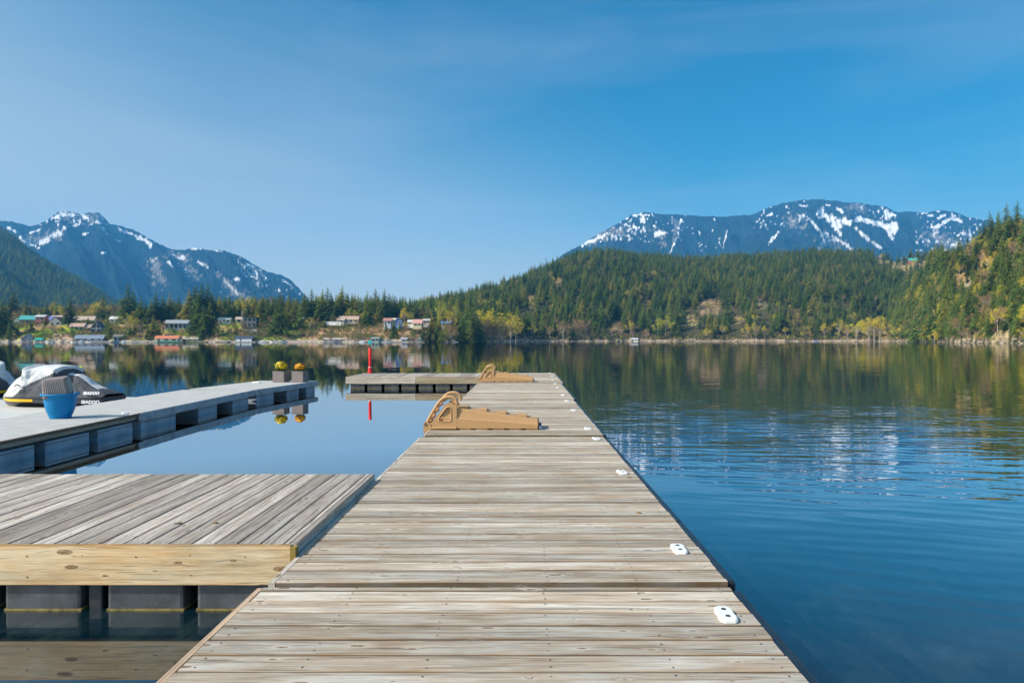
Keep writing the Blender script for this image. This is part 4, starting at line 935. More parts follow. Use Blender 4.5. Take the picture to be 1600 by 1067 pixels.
for px, yt, Y, v in [(154, 470, 540, 6), (118, 472, 560, 8), (130, 471, 565, 8), (142, 474, 560, 8), (124, 484, 540, 6), (212, 484, 480, 10), (206, 492, 455, 6), (196, 488, 470, 6), (279, 490, 490, 10), (176, 478, 540, 8), (184, 480, 545, 9), (548, 481, 500, 6), (632, 480, 500, 6), (640, 486, 510, 6), (694, 478, 510, 6), (700, 484, 505, 6), (710, 477, 520, 6), (716, 480, 520, 8), (704, 494, 480, 10),
                     (706, 508, 460, 8), (750, 482, 500, 6), (760, 480, 505, 7), (770, 482, 510, 6), (742, 494, 500, 9), (756, 496, 495, 8), (766, 500, 500, 9), (776, 495, 505, 9), (786, 496, 515, 8), (798, 488, 525, 6), (806, 492, 535, 6), (484, 492, 478, 8), (492, 494, 474, 8), (556, 498, 476, 10), (340, 500, 470, 8), (255, 500, 450, 9), (218, 500, 446, 9), (655, 480, 560, 9), (662, 478, 565, 9), (668, 482, 560, 9), (30, 480, 540, 8), (285, 512, 440, 6), (190, 512, 440, 10), (182, 506, 448, 10),
                     (1338, 497, 620, 7), (1348, 500, 622, 6), (1366, 491, 610, 7), (1375, 493, 605, 6), (1358, 494, 612, 6), (1430, 505, 505, 8), (1395, 506, 590, 8), (1460, 515, 425, 6), (1512, 508, 372, 8), (1524, 498, 372, 8), (1535, 492, 375, 10), (1540, 505, 362, 10), (1505, 512, 378, 8), (1575, 512, 330, 8), (1325, 505, 630, 8), (1311, 498, 650, 6), (905, 493, 622, 8), (915, 496, 625, 8), (898, 500, 620, 8), (880, 495, 612, 8), (1040, 492, 655, 6), (1030, 497, 650, 6), (1105, 512, 645, 6), (985, 500, 655, 6), (1180, 517, 645, 7)]:
    tree_at(v, px, yt, Y)
for px, yt, Y in [(538, 504, 470), (514, 507, 466), (700, 514, 462), (130, 514, 458), (172, 510, 470), (330, 512, 462), (412, 509, 460), (595, 512, 462), (648, 514, 458)]: tree_at(11, px, yt, Y)
rt = random.Random(21)
for i in range(80):
    px = rt.uniform(20, 750); Y = float(shore(px)) + rt.choice([rt.uniform(14, 60), rt.uniform(60, 130)])
    TREES.append([rt.choice([0, 2, 4, 6, 6, 8, 9, 6, 10, 11]), (px - CX) / F * Y, Y, float(H(px, Y)) - .4, rt.uniform(5, 11), rt.uniform(0, 6.28), px])
# right slope: tall spires on the skyline
for px, yt, Y, v in [(1546, 328, 520, 1), (1573, 315, 500, 3), (1590, 312, 490, 3), (1604, 316, 480, 1), (1582, 340, 500, 1), (1530, 350, 530, 1), (1522, 362, 540, 0), (1512, 368, 545, 0), (1500, 372, 560, 0), (1490, 382, 560, 0), (1538, 372, 520, 2), (1560, 362, 505, 0), (1598, 345, 480, 0), (1620, 320, 470, 1),
                     (1480, 388, 570, 0), (1470, 394, 580, 2), (1595, 420, 350, 2), (1585, 440, 345, 0), (1604, 450, 330, 2), (1590, 470, 325, 0), (1580, 458, 340, 5), (1560, 470, 345, 5), (1556, 480, 342, 4), (1550, 492, 340, 4), (1565, 495, 336, 5), (1602, 480, 320, 2), (1576, 486, 332, 4), (1548, 506, 338, 5),
                     (1445, 455, 480, 4), (1452, 462, 470, 4), (1438, 470, 490, 5), (1430, 478, 495, 4), (1424, 485, 510, 5), (1456, 478, 452, 2), (1462, 490, 440, 2), (1448, 488, 460, 0), (1480, 440, 440, 2), (1488, 450, 430, 4), (1478, 466, 425, 2), (1486, 475, 415, 4), (1494, 480, 410, 5), (1500, 462, 420, 5), (1471, 484, 430, 4), (1492, 498, 402, 5), (1482, 500, 410, 2), (1508, 474, 400, 4), (1498, 508, 398, 4)]:
    tree_at(v, px, yt, Y)
# forest filling: random positions over land
N = 60000
Xr = rng.uniform(-620, 1150, N); Yr = np.sqrt(rng.uniform(230 ** 2, 1340 ** 2, N)); pxr = CX + F * Xr / Yr; dr = Yr - shore(pxr)
HR = H(pxr, Yr); PYr = CY - (HR - CAMZ) * F / Yr
rv = rng.random((N, 5)); wi = np.maximum(open_at(pxr, PYr), np.where((open_at(pxr, PYr - 8 * F / Yr) >= 0) | (open_at(pxr, PYr - 14 * F / Yr) >= 0), 1, -1)); cnt = 0; cell = {}
clump = fbm(Xr / 38., Yr / 38., 3, 77)
crest = tab(pxr, YB)
for i in range(N):
    px, Y, d_ = pxr[i], Yr[i], dr[i]
    if d_ < 4 or px < -260 or px > 1900: continue
    town = px < 690
    if town and (d_ < 125 or Y > 900): continue
    if px > 1900 or (not town and Y > crest[i] + 60 and px < 1400): continue
    if px > 1450 and d_ > 330 and not (Y > 700 and Y < crest[i] + 40): continue
    if wi[i] >= 0 and rv[i, 0] > .05: continue
    gsz = 5.2 if Y < 800 else 6.6
    key = (int(Xr[i] / gsz), int(Y / gsz))
    if key in cell: continue
    cell[key] = 1
    dec = rv[i, 1] < (.035 + (.20 if clump[i] > .60 else 0) + (.34 if d_ < 22 else 0))
    if dec:
        v = NC + (2 if rv[i, 2] < .35 else 3 if rv[i, 2] < .5 else 0 if rv[i, 2] < .75 else 1 if rv[i, 2] < .9 else 4); h = 7 + 8 * rv[i, 3]
    else:
        v = [0, 1, 2, 3, 0, 2, 4, 1][int(rv[i, 2] * 8)]
        if px > 1400 and Y < 620 and rv[i, 4] < .45: v = 4 if rv[i, 4] < .25 else 5
        h = 13 + 12 * rv[i, 3] ** 1.3
        if d_ < 15: h *= .75
        if px > 1400 and Y < 650: h *= 1.05
    if town: h = (15 + 11 * rv[i, 3]) if px > 330 else (9 + 10 * rv[i, 3])
    if town and px < 200 and rv[i, 0] < .3: v = NC + 2 if rv[i, 0] < .22 else NC
    TREES.append([v, float(Xr[i]), float(Y), float(HR[i]) - .4, float(h), float(rv[i, 4] * 6.28), float(px)])
# denser stand on the near slope at right
N2 = 14000; p2 = rng.uniform(1395, 1700, N2); s2_ = shore(p2); Y2 = s2_ + rng.uniform(4, 200, N2); h2 = H(p2, Y2); py2 = CY - (h2 - CAMZ) * F / Y2
w2 = np.maximum(open_at(p2, py2), np.where((open_at(p2, py2 - 7 * F / Y2) >= 0) | (open_at(p2, py2 - 13 * F / Y2) >= 0), 1, -1)); r2_ = rng.random((N2, 4)); cell = {}
for i in range(N2):
    X2 = (p2[i] - CX) / F * Y2[i]; key = (int(X2 / 4.0), int(Y2[i] / 4.0))
    if key in cell or (w2[i] >= 0 and r2_[i, 3] > .04): continue
    cell[key] = 1
    v = [0, 2, 4, 5, 2, 0, 4, NC + 2, 1, NC + 0][int(r2_[i, 0] * 10)]
    TREES.append([v, float(X2), float(Y2[i]), float(h2[i]) - .4, float(7 + 11 * r2_[i, 1]) * (.8 if v >= NC else 1), float(r2_[i, 2] * 6.28), float(p2[i])])
# shrubs: garden hedges in town, scrub in the openings and along the banks
SHRUB = []
N3 = 60000; p3 = rng.uniform(-40, 1680, N3); s3_ = shore(p3); Y3 = s3_ + 240 * rng.random(N3) ** 1.6 + 2; far_ = rng.random(N3) < .3; Y3 = np.where(far_ & (p3 > 690), rng.uniform(650, 1260, N3), Y3)
h3 = H(p3, Y3); py3 = CY - (h3 - CAMZ) * F / Y3; w3 = open_at(p3, py3); r3 = rng.random((N3, 5)); X3 = (p3 - CX) / F * Y3; cl3 = fbm(X3 / 16., Y3 / 16., 3, 123); d3 = Y3 - s3_; cell = {}
for i in range(N3):
    town = p3[i] < 700
    if d3[i] < 1.5: continue
    if town:
        if d3[i] > 130 or (cl3[i] < .50 and r3[i, 4] > .10): continue
    elif not (w3[i] >= 0 or d3[i] < 14): continue
    if w3[i] in (0, 1) and r3[i, 4] < .75: continue
    g_ = 2.4 if town else 2.8
    key = (int(X3[i] / g_), int(Y3[i] / g_))
    if key in cell: continue
    cell[key] = 1
    if w3[i] >= 0 and p3[i] > 1450 and (int(X3[i] / 4.2) + int(Y3[i] / 4.2)) % 3: continue
    if w3[i] >= 0 and p3[i] > 1450: v = 10 if r3[i, 0] < .5 else 8 if r3[i, 0] < .85 else 6
    elif town: v = 11 if r3[i, 0] < .50 else 8 if r3[i, 0] < .8 else 10
    else: v = 11 if r3[i, 0] < .22 else 8 if r3[i, 0] < .62 else 10 if r3[i, 0] < .78 else 6
    SHRUB.append([v, float(X3[i]), float(Y3[i]), float(h3[i]) - .5, float(1.4 + 2.6 * r3[i, 2]), float(r3[i, 3] * 6.28), float(p3[i])])
# far hillside forest on the left
NF = 26000
pf = rng.uniform(-140, 320, NF); tf = rng.uniform(0, 1, NF); rvf = rng.random((NF, 3))
me = mF.data; nv = len(me.vertices); co = np.zeros(nv * 3, np.float32); me.vertices.foreach_get('co', co); co = co.reshape(-1, 3)
ncol = len(np.arange(-700, 345, 2.0)); rows_ = nv // ncol; co = co.reshape(rows_, ncol, 3)
FT = []
for i in range(NF):
    ci = int((pf[i] + 700) / 2.0); ri = int(tf[i] * 120)
    if ci >= ncol or ri >= 119: continue
    a = co[ri, ci] * (1 - (tf[i] * 120 % 1)) + co[ri + 1, ci] * (tf[i] * 120 % 1)
    if a[2] < 25: continue
    FT.append([int(rvf[i, 0] * 3), float(a[0] + rvf[i, 1] * 5), float(a[1]), float(a[2]) - 1, 18 + 13 * float(rvf[i, 2]), float(rvf[i, 1] * 6.28), float(pf[i])])

# the individuals: largest in the picture
def size(t): return t[4] / t[2]
vis = [t for t in TREES if -14 < t[6] < 1614]
# a tree well hidden behind nearer ones counts less
def rank(t):
    base = size(t)
    if t[6] < 700 and t[2] - float(shore(t[6])) > 140: base *= .6
    return base
con = sorted([t for t in vis if t[0] < NC], key=rank, reverse=True)[:296]
dec = sorted([t for t in vis if t[0] >= NC], key=rank, reverse=True)[:200]
ids = set(id(t) for t in con + dec)
rest = [t for t in TREES if id(t) not in ids]
LM = [(-20, 30, 'left edge of the photo'), (30, 62, 'teal-roofed house'), (62, 100, 'blue-roofed white house'), (100, 140, 'white carport house'), (140, 166, 'A-frame house'), (166, 196, 'teal boathouse on stilts'), (196, 230, 'tallest left-shore fir'), (230, 256, 'dark grove left of the glass-fronted house'), (256, 286, 'glass-fronted house'), (286, 336, 'tall fir clump right of the glass-fronted house'), (336, 366, 'white house among firs'), (366, 402, 'black house with white window frames'), (402, 446, 'white moored boats'), (446, 482, 'pink beach wall'), (482, 524, 'bare pinkish tree on the lawn'), (524, 562, 'cream house with tan roof'), (562, 600, 'small grey-green boat shed'), (600, 632, 'blue gabled house'), (632, 664, 'pink-roofed house'), (664, 704, 'blue-roofed cottage'), (704, 760, 'yellow willow clump'), (760, 860, 'foot of the long wooded hill'), (860, 945, 'small white hillside house'), (945, 1010, 'bare earth cut by the shore'), (1010, 1120, 'brown clearing low on the hill'), (1120, 1220, 'pale shoreline rocks'), (1220, 1320, 'moored blue and white boat'), (1320, 1400, 'yellow trees on the sandy point'), (1400, 1450, 'hilltop cabin with teal roof'), (1450, 1500, 'bright rock outcrop on the near slope'), (1500, 1550, 'dry rocky chute on the near slope'), (1550, 1640, 'right edge of the photo')]
LOOK = {0: 'dark green fir', 1: 'ragged dark fir', 2: 'broad dense fir', 3: 'tall sparse fir with bare lower trunk', 4: 'light green cedar', 5: 'wide light green cedar', 6: 'yellow-green budding tree', 7: 'wide yellow-green budding tree', 8: 'bare tan-twigged tree', 9: 'slim bare tan-twigged tree', 10: 'orange-brown bushy tree', 11: 'rounded green garden shrub'}
def tier(t):
    d_ = t[2] - float(shore(t[6]))
    return 'at the waterline' if d_ < 16 else 'on the bank' if d_ < 45 else 'on the slope' if d_ < 130 else 'high up'
def lm(px):
    for i, (a, c, n_) in enumerate(LM):
        if a <= px < c: return i
    return len(LM) - 1 if px > 1000 else 0
ORD = ['leftmost', 'second', 'third', 'fourth', 'fifth', 'sixth', 'seventh', 'eighth', 'ninth', 'tenth', 'eleventh', 'twelfth', 'thirteenth', 'fourteenth', 'fifteenth', 'sixteenth', 'seventeenth', 'eighteenth', 'nineteenth', 'twentieth']
bk = {}
for t in con + dec: bk.setdefault((t[0], lm(t[6]), tier(t)), []).append(t)
proto = {}; 
for (v, li, ti), ts in sorted(bk.items(), key=lambda k: k[0]):
    ts.sort(key=lambda t: t[6])
    for k, t in enumerate(ts):
        what = LOOK[v]; place = LM[li][2]
        if len(ts) == 1: lab = 'only %s %s by the %s' % (what, ti, place)
        else:
            o_ = 'leftmost' if k == 0 else 'rightmost' if k == len(ts) - 1 else (ORD[k] + ' from left') if k < 20 else 'farther right'
            lab = '%s of the %ss %s by the %s' % (o_, what, ti, place)
        ws = lab.split(); lab = ' '.join(ws[:16])
        name, cm, tm = VAR[v]
        if v not in proto:
            r = bpy.data.objects.new(name, None); COL.objects.link(r); c1 = obj('crown', cm, r); c2 = obj('trunk', tm, r); proto[v] = (r, c1, c2); root = r
        else:
            pr = proto[v]; root = pr[0].copy(); COL.objects.link(root)
            for ch in pr[1:]:
                cc = ch.copy(); COL.objects.link(cc); cc.parent = root
        root.empty_display_size = .1
        root.location = t[1:4]; root.rotation_euler = (0, 0, t[5]); k_ = 1.22 if (t[6] < 760 and v < NC) else 1.0; root.scale = (t[4] * k_, t[4] * k_, t[4])
        tag(root, lab, 'tree', 'conifers around the lake' if v < NC else 'spring trees and bushes around the lake')
for v in range(len(VAR)):
    if v not in proto: print('no individual of variant', v)

def scatter(name, items, variants):
    items = [t for t in items if t[0] in variants]
    me = bpy.data.meshes.new(name); me.from_pydata([t[1:4] for t in items], [], [])
    for nm, typ, vals in (('hh', 'FLOAT', [t[4] for t in items]), ('rr', 'FLOAT', [t[5] for t in items]), ('vv', 'INT', [variants.index(t[0]) for t in items])):
        a = me.attributes.new(nm, typ, 'POINT'); a.data.foreach_set('value', vals)
    o = obj(name, me)
    g = bpy.data.node_groups.new(name + ' scatter', 'GeometryNodeTree')
    g.interface.new_socket('Geometry', in_out='INPUT', socket_type='NodeSocketGeometry'); g.interface.new_socket('Geometry', in_out='OUTPUT', socket_type='NodeSocketGeometry')
    gi = g.nodes.new('NodeGroupInput'); go = g.nodes.new('NodeGroupOutput'); ip = g.nodes.new('GeometryNodeInstanceOnPoints'); lk = g.links.new
    jl = g.nodes.new('GeometryNodeJoinGeometry'); 
    prev = None
    insts = []
    for v in variants:
        j = g.nodes.new('GeometryNodeJoinGeometry')
        for ob in proto[v][1:]:
            oi = g.nodes.new('GeometryNodeObjectInfo'); oi.transform_space = 'ORIGINAL'; oi.inputs['Object'].default_value = ob; lk(oi.outputs['Geometry'], j.inputs[0])
        gt = g.nodes.new('GeometryNodeGeometryToInstance'); lk(j.outputs[0], gt.inputs[0]); insts.append(gt)
    for gt in reversed(insts): lk(gt.outputs[0], jl.inputs[0])
    def attr(nm, t_):
        a = g.nodes.new('GeometryNodeInputNamedAttribute'); a.data_type = t_; a.inputs['Name'].default_value = nm; return a.outputs['Attribute']
    lk(gi.outputs[0], ip.inputs['Points']); lk(jl.outputs[0], ip.inputs['Instance']); ip.inputs['Pick Instance'].default_value = True
    lk(attr('vv', 'INT'), ip.inputs['Instance Index']); cx = g.nodes.new('ShaderNodeCombineXYZ'); lk(attr('rr', 'FLOAT'), cx.inputs[2]); lk(cx.outputs[0], ip.inputs['Rotation'])
    cs = g.nodes.new('ShaderNodeCombineXYZ'); h_ = attr('hh', 'FLOAT')
    for k in range(3): lk(h_, cs.inputs[k])
    lk(cs.outputs[0], ip.inputs['Scale']); lk(ip.outputs[0], go.inputs[0])
    md = o.modifiers.new('scatter', 'NODES'); md.node_group = g
    return tag(o, kind='stuff')
s4 = scatter('undergrowth', SHRUB, [v for v in (6, 8, 10, 11) if v in proto]); tag(s4, 'low tan, orange and green scrub on the banks and in the clearings', 'scrub')
cv = [v for v in range(NC) if v in proto]; dv = [v for v in range(NC, len(VAR)) if v in proto]
s1 = scatter('conifer_forest', rest, cv); tag(s1, 'dense dark green conifer forest covering the hills round the lake', 'forest')
s2 = scatter('budding_woodland', rest, dv); tag(s2, 'tan and yellow-green spring trees scattered through the conifers', 'woodland')
s3 = scatter('hillside_forest', FT, [0, 1, 2]); tag(s3, 'bluish conifer forest on the steep hillside at far left', 'forest')
print('TREES', len(TREES), len(SHRUB), 'rest', len(rest), 'far', len(FT))

# ------------------------------------------------------------------ houses and the shore
def house(label, px, py, w_, wall_h, roof_h, roofc, wallc, Y=None, depth=9, gable='side', rz=0, win=3, name='house', cat='house', trim=(.75, .75, .72), storeys=1, chimney=False, door=True, big=False, base=None, over=.6, found=2.5, bay=0):
    Y = Y or hit(px, py); x = (px - CX) / F * Y; z = (CY - py) / F * Y + CAMZ if base is None else base
    wm = w_ * Y / F; hm = wall_h * Y / F; rm = roof_h * Y / F
    # turned to face the lake along the line of sight
    t = thing(name, label, cat, (x, Y, z), -math.atan2(x, Y) * .5 + R(rz))
    wmat, rmat, tm = paint(wallc), paint(roofc), paint(trim)
    b = MB(); b.box(-wm / 2, wm / 2, 0, depth, -found, hm, wmat)
    if gable == 'front':
        b.add([(-wm / 2, .001, hm), (wm / 2, .001, hm), (0, .001, hm + rm), (-wm / 2, depth, hm), (wm / 2, depth, hm), (0, depth, hm + rm)], [(0, 1, 2), (3, 5, 4)], wmat)
    elif gable == 'side':
        for s_ in (-1, 1): b.add([(s_ * wm / 2, 0, hm), (s_ * wm / 2, depth, hm), (s_ * wm / 2, depth / 2, hm + rm)], [(0, 1, 2)], wmat)
    b.build('wall', t)
    th = .22; r_ = MB(); o = over
    if gable == 'front':
        k = rm / (wm / 2)
        for s_ in (-1, 1):
            e = (s_ * (wm / 2 + o), hm - o * k); a = (0, hm + rm)
            r_.add([(a[0], -o, a[1]), (e[0], -o, e[1]), (e[0], depth + o, e[1]), (a[0], depth + o, a[1]), (a[0], -o, a[1] + th), (e[0], -o, e[1] + th), (e[0], depth + o, e[1] + th), (a[0], depth + o, a[1] + th)], [(0, 1, 2, 3), (4, 5, 6, 7), (0, 1, 5, 4), (1, 2, 6, 5), (2, 3, 7, 6), (0, 3, 7, 4)], rmat)
    elif gable == 'side':
        k = rm / (depth / 2)
        for s_ in (0, 1):
            ye = -o if s_ == 0 else depth + o; ze = hm - o * k
            r_.add([(-wm / 2 - o, ye, ze), (wm / 2 + o, ye, ze), (wm / 2 + o, depth / 2, hm + rm), (-wm / 2 - o, depth / 2, hm + rm), (-wm / 2 - o, ye, ze + th), (wm / 2 + o, ye, ze + th), (wm / 2 + o, depth / 2, hm + rm + th), (-wm / 2 - o, depth / 2, hm + rm + th)], [(0, 1, 2, 3), (4, 5, 6, 7), (0, 1, 5, 4), (1, 2, 6, 5), (2, 3, 7, 6), (0, 3, 7, 4)], rmat)
    elif gable == 'flat':
        r_.box(-wm / 2 - o, wm / 2 + o, -o, depth + o, hm + .01, hm + .35, rmat)
    ro = r_.build('roof', t)
    if chimney: c = MB(); c.box(wm * .2, wm * .2 + .9, depth * .55, depth * .55 + .9, hm, hm + rm + 1.2, paint((.30, .18, .14))); c.build('chimney', ro)
    sh = hm / storeys
    for st in range(storeys):
        for i in range(win):
            cx = -wm / 2 + wm * (i + .5) / win; ww = wm / win * (.78 if big else .5); z0 = st * sh + sh * (.12 if big else .34); z1 = st * sh + sh * .86
            if door and st == 0 and i == 0 and not big:
                dd = MB(); dd.box(cx - .5, cx + .5, -.07, -.003, .05, min(2.1, sh * .85), paint((.22, .10, .07))); dd.build('door', t); continue
            f = MB()
            for a, c_, e_, g_ in ((cx - ww / 2 - .12, cx + ww / 2 + .12, z1, z1 + .14), (cx - ww / 2 - .12, cx + ww / 2 + .12, z0 - .14, z0), (cx - ww / 2 - .12, cx - ww / 2, z0, z1), (cx + ww / 2, cx + ww / 2 + .12, z0, z1)): f.box(a, c_, -.10, -.003, e_, g_, tm)
            fo = f.build('window', t); p = MB(); p.box(cx - ww / 2, cx + ww / 2, -.05, -.004, z0, z1, MAT['glass']); p.build('pane', fo)
    if bay:
        d_ = MB(); d_.box(-wm / 2, wm / 2, -2.4, -.11, .0, .2, tm); 
        for i in range(5): xx = -wm / 2 + .1 + (wm - .2) * i / 4; d_.box(xx - .06, xx + .06, -2.38, -2.26, -found + .5, 1.1, tm)
        d_.box(-wm / 2, wm / 2, -2.37, -2.28, 1.0, 1.1, tm); d_.build('deck', t)
    return t
W = (.82, .80, .76)
house('small white house with dark roof at far left', 28, 507, 11, 7, 4, (.10, .11, .13), W, gable='front', win=2)
house('brown house with bright teal metal roof', 42, 508, 20, 9, 6, (.05, .34, .33), (.22, .16, .13), win=3, bay=1)
house('pinkish red house with flat grey roof', 62, 507, 12, 12, 3, (.50, .50, .52), (.55, .17, .16), win=2, storeys=2)
house('white gabled house with red-brown roof edges', 86, 509, 16, 6, 8, (.26, .10, .09), W, gable='front', win=2, depth=12)
house('house with slate blue roof beside the white gable', 74, 506, 14, 6, 6, (.14, .19, .42), (.40, .36, .34), Y=500, win=2)
house('house with pinkish tan roof and dark walls', 93, 503, 24, 6, 4, (.55, .40, .32), (.22, .12, .10), Y=515, win=4)
house('long white house with tan roof up the slope', 130, 507, 28, 7, 6, (.50, .38, .30), W, Y=505, win=5)
house('low white carport house with salmon roof', 120, 517, 18, 7, 5, (.52, .34, .27), W, Y=468, win=3, big=True, depth=8)
house('low brown annex beside the A-frame house', 135, 517, 14, 5, 5, (.46, .33, .27), (.25, .17, .15), Y=470, win=2)
t = house('dark A-frame house with white trim and tall gable windows', 150.5, 521, 16, 8, 11, (.07, .085, .13), (.10, .11, .15), Y=452, gable='front', win=2, big=True, over=1.0)
b = MB(); wm = 16 * 452 / F; hm = 8 * 452 / F; rm = 11 * 452 / F
b.box(-.15, .15, -.16, -.005, hm * .5, hm + rm - .4, MAT['white_paint']); b.box(-wm / 2, wm / 2, -.17, -.006, hm - .1, hm + .25, MAT['white_paint'])
for s_ in (-1, 1): b.tube([(s_ * wm / 2, -.3, hm), (0, -.3, hm + rm - .2)], .16, MAT['white_paint'], 5)
b.build('gable_trim', t)
for s_ in (-1, 1): b = MB(); b.add([(s_ * .3, -.03, hm + .4), (s_ * wm * .34, -.03, hm + .4), (s_ * .3, -.03, hm + rm * .68)], [(0, 1, 2)], MAT['glass']); b.build('pane', t)
house('white house high behind the teal boathouse', 179, 503, 14, 4.5, 4, (.66, .66, .66), W, Y=500, win=2)
house('grey glass-fronted house with low pitched roof', 275, 514, 32, 9, 5, (.30, .33, .35), (.30, .36, .42), Y=462, win=5, big=True, bay=0, depth=11)
house('white house hidden among the tall firs', 350, 505, 17, 6, 3, (.60, .60, .58), W, Y=490, win=3)
house('tan cottage left of the black house', 373, 505, 9, 6, 4, (.45, .34, .28), (.60, .50, .38), Y=490, win=1, door=False)
house('black house with large white-framed windows', 390, 511, 20, 15, 1, (.03, .04, .05), (.035, .045, .06), Y=470, gable='flat', win=3, storeys=2, big=True)
house('grey-roofed house at the back of the lawn', 474, 504, 12, 5, 3, (.42, .44, .46), (.55, .50, .46), Y=500, win=2)
house('cream house with tan roof above the dry bank', 545, 506, 28, 7, 5, (.50, .34, .26), (.70, .56, .42), Y=482, win=4, bay=1, chimney=True)
house('tan-roofed wing left of the cream house', 532, 505, 10, 5, 4, (.56, .42, .34), (.72, .64, .55), Y=478, win=1, door=False)
house('blue-grey house with red-brown roof', 605, 508, 11, 7, 4, (.42, .20, .16), (.48, .55, .62), win=2, Y=475)
house('bright blue gabled house with cream wing', 622, 508, 10, 7, 5, (.30, .26, .22), (.14, .28, .60), gable='front', win=2, Y=472)
house('cream wing behind the blue gabled house', 614, 504, 9, 4, 3, (.66, .56, .44), W, Y=482, win=2)
house('white cottage left of the pink-roofed house', 642, 507, 9, 4, 3, (.66, .64, .60), W, Y=478, win=2)
house('house with pink tiled roof and cream wall', 652, 508.5, 13, 3.5, 6, (.55, .30, .26), (.66, .58, .36), Y=472, win=2)
house('small grey house right of the pink roof', 666, 506, 9, 5, 3, (.45, .42, .42), (.55, .50, .48), Y=485, win=2)
house('dark blue-roofed cottage under the willows', 697, 510, 14, 5, 5, (.10, .20, .38), (.40, .40, .42), Y=485, win=2)
house('white house halfway up the wooded hill', 933, 507.5, 10, 6, 2.5, (.62, .64, .66), (.78, .76, .72), Y=None, win=3, gable='flat')
house('red cabin with teal roof in the hilltop clearing', 1428, 410.5, 13, 3.5, 4, (.05, .36, .32), (.42, .14, .10), Y=None, win=3, depth=10, found=1)
# boathouses at the water's edge
def bh(label, px, w_, wall_h, roof_h, roofc, wallc, gable='side', Y=None, win=2, doorc=None, **k):
    Y = Y or float(shore(px)) - 1.0
    return house(label, px, 533, w_, wall_h, roof_h, roofc, wallc, Y=Y, gable=gable, win=win, name='boathouse', cat='boathouse', base=.5, found=1.6, depth=7, **k)
bh('boathouse with pale green gable roof', 42, 15, 5, 6, (.20, .33, .30), (.22, .24, .30), 'front')
bh('tiny teal-roofed shed at the water', 60, 8.5, 3, 2.5, (.03, .45, .38), (.25, .28, .28), win=1, door=False)
bh('long slate-grey boathouse below the A-frame', 139, 38, 5.0, 5, (.20, .25, .33), (.30, .27, .26), win=4)
bh('blue boathouse with brown roof on stilts', 184, 12, 8, 3, (.20, .17, .14), (.03, .18, .34), win=2, big=True)
bh('white boathouse with orange-red roof', 260, 32, 5, 4, (.60, .19, .09), (.72, .72, .66), win=3)
bh('small tan-roofed boathouse right of the orange one', 297, 22, 4, 3.5, (.42, .37, .28), (.42, .38, .30), win=3)
t = bh('dark navy boathouse with three white doors', 381, 25, 5, 3.5, (.04, .06, .10), (.035, .06, .11), win=3, door=False, trim=(.7, .74, .78))
for i, cx in enumerate((-.34, .05, .36)):
    b = MB(); wm = 25 * t.location.y / F; ww = (.12, .20, .10)[i] * wm; b.box(cx * wm - ww, cx * wm + ww, -.16, -.11, .05, 1.9, MAT['white_paint']); b.build('door', t)
bh('long low boat shelter with flat tan roof', 526, 42, 3.4, 2.6, (.46, .37, .31), (.50, .46, .42), win=5, gable='side')
bh('grey-green boat shed with dark doorway', 586, 11, 4.5, 2, (.25, .30, .28), (.42, .50, .47), win=2)
bh('small white shed by the stairs', 655, 5, 4, 2.6, (.60, .60, .60), (.76, .76, .74), win=1, door=False, gable='front')
bh('small grey shed with sloped roof', 631, 8, 3.5, 2.5, (.35, .36, .38), (.50, .50, .50), win=1, door=False)
bh('low dark-roofed shed right of the white shed', 683, 9, 3, 2.5, (.12, .09, .08), (.30, .22, .20), win=1, door=False)
bh('white boathouse on the long hill shore', 991, 11, 2.8, 1.6, (.62, .64, .68), (.75, .72, .62), win=2, door=False)
# docks and boats along the far shore
def shore_dock(label, px, w_, m, out=4):
    Y = float(shore(px)) - out; x = (px - CX) / F * Y; wm = w_ * Y / F; t = thing('shore_dock', label, 'dock', (x, Y, 0), 0)
    b = MB(); b.box(-wm / 2, wm / 2, 0, out + 2, .35, .6, m, .02); b.build('deck', t)
    b = MB()
    for i in range(max(2, int(wm / 3))): xx = -wm / 2 + .2 + (wm - .4) * i / max(1, int(wm / 3) - 1); b.box(xx - .12, xx + .12, .1, .34, -.6, .35, MAT['beam'])
    b.build('piles', t)
PW = paint((.60, .52, .44)); PG = paint((.50, .48, .46)); PWH = paint((.74, .72, .70))
for l_, px, w_, m in (('pale dock in front of the green-gabled boathouse', 38, 18, PG), ('dock left of the small white and maroon boat', 64, 14, PW), ('long pale dock under the A-frame', 150, 46, PWH), ('low white jetty right of the blue boathouse', 213, 24, PWH), ('green-edged dock beside the orange-roofed boathouse', 262, 42, paint((.10, .25, .10))), ('dock in front of the tan-roofed boathouse', 305, 34, paint((.35, .38, .15))), ('pinkish dock left of the navy boathouse', 342, 26, PW), ('pale dock under the navy boathouse', 382, 34, PWH), ('white dock with the moored boats', 420, 44, PWH), ('white dock beside the long low shelter', 512, 20, PWH), ('white dock left of the grey-green shed', 566, 12, PW), ('long white dock below the stairs', 612, 26, PWH), ('thin pale dock by the white shed', 648, 30, PW), ('pinkish dock at the foot of the willows', 690, 36, PW), ('pale dock near the willows, rightmost of the town', 728, 26, PG), ('small pale dock on the hill shore', 1003, 12, PW)):
    shore_dock(l_, px, w_, m)
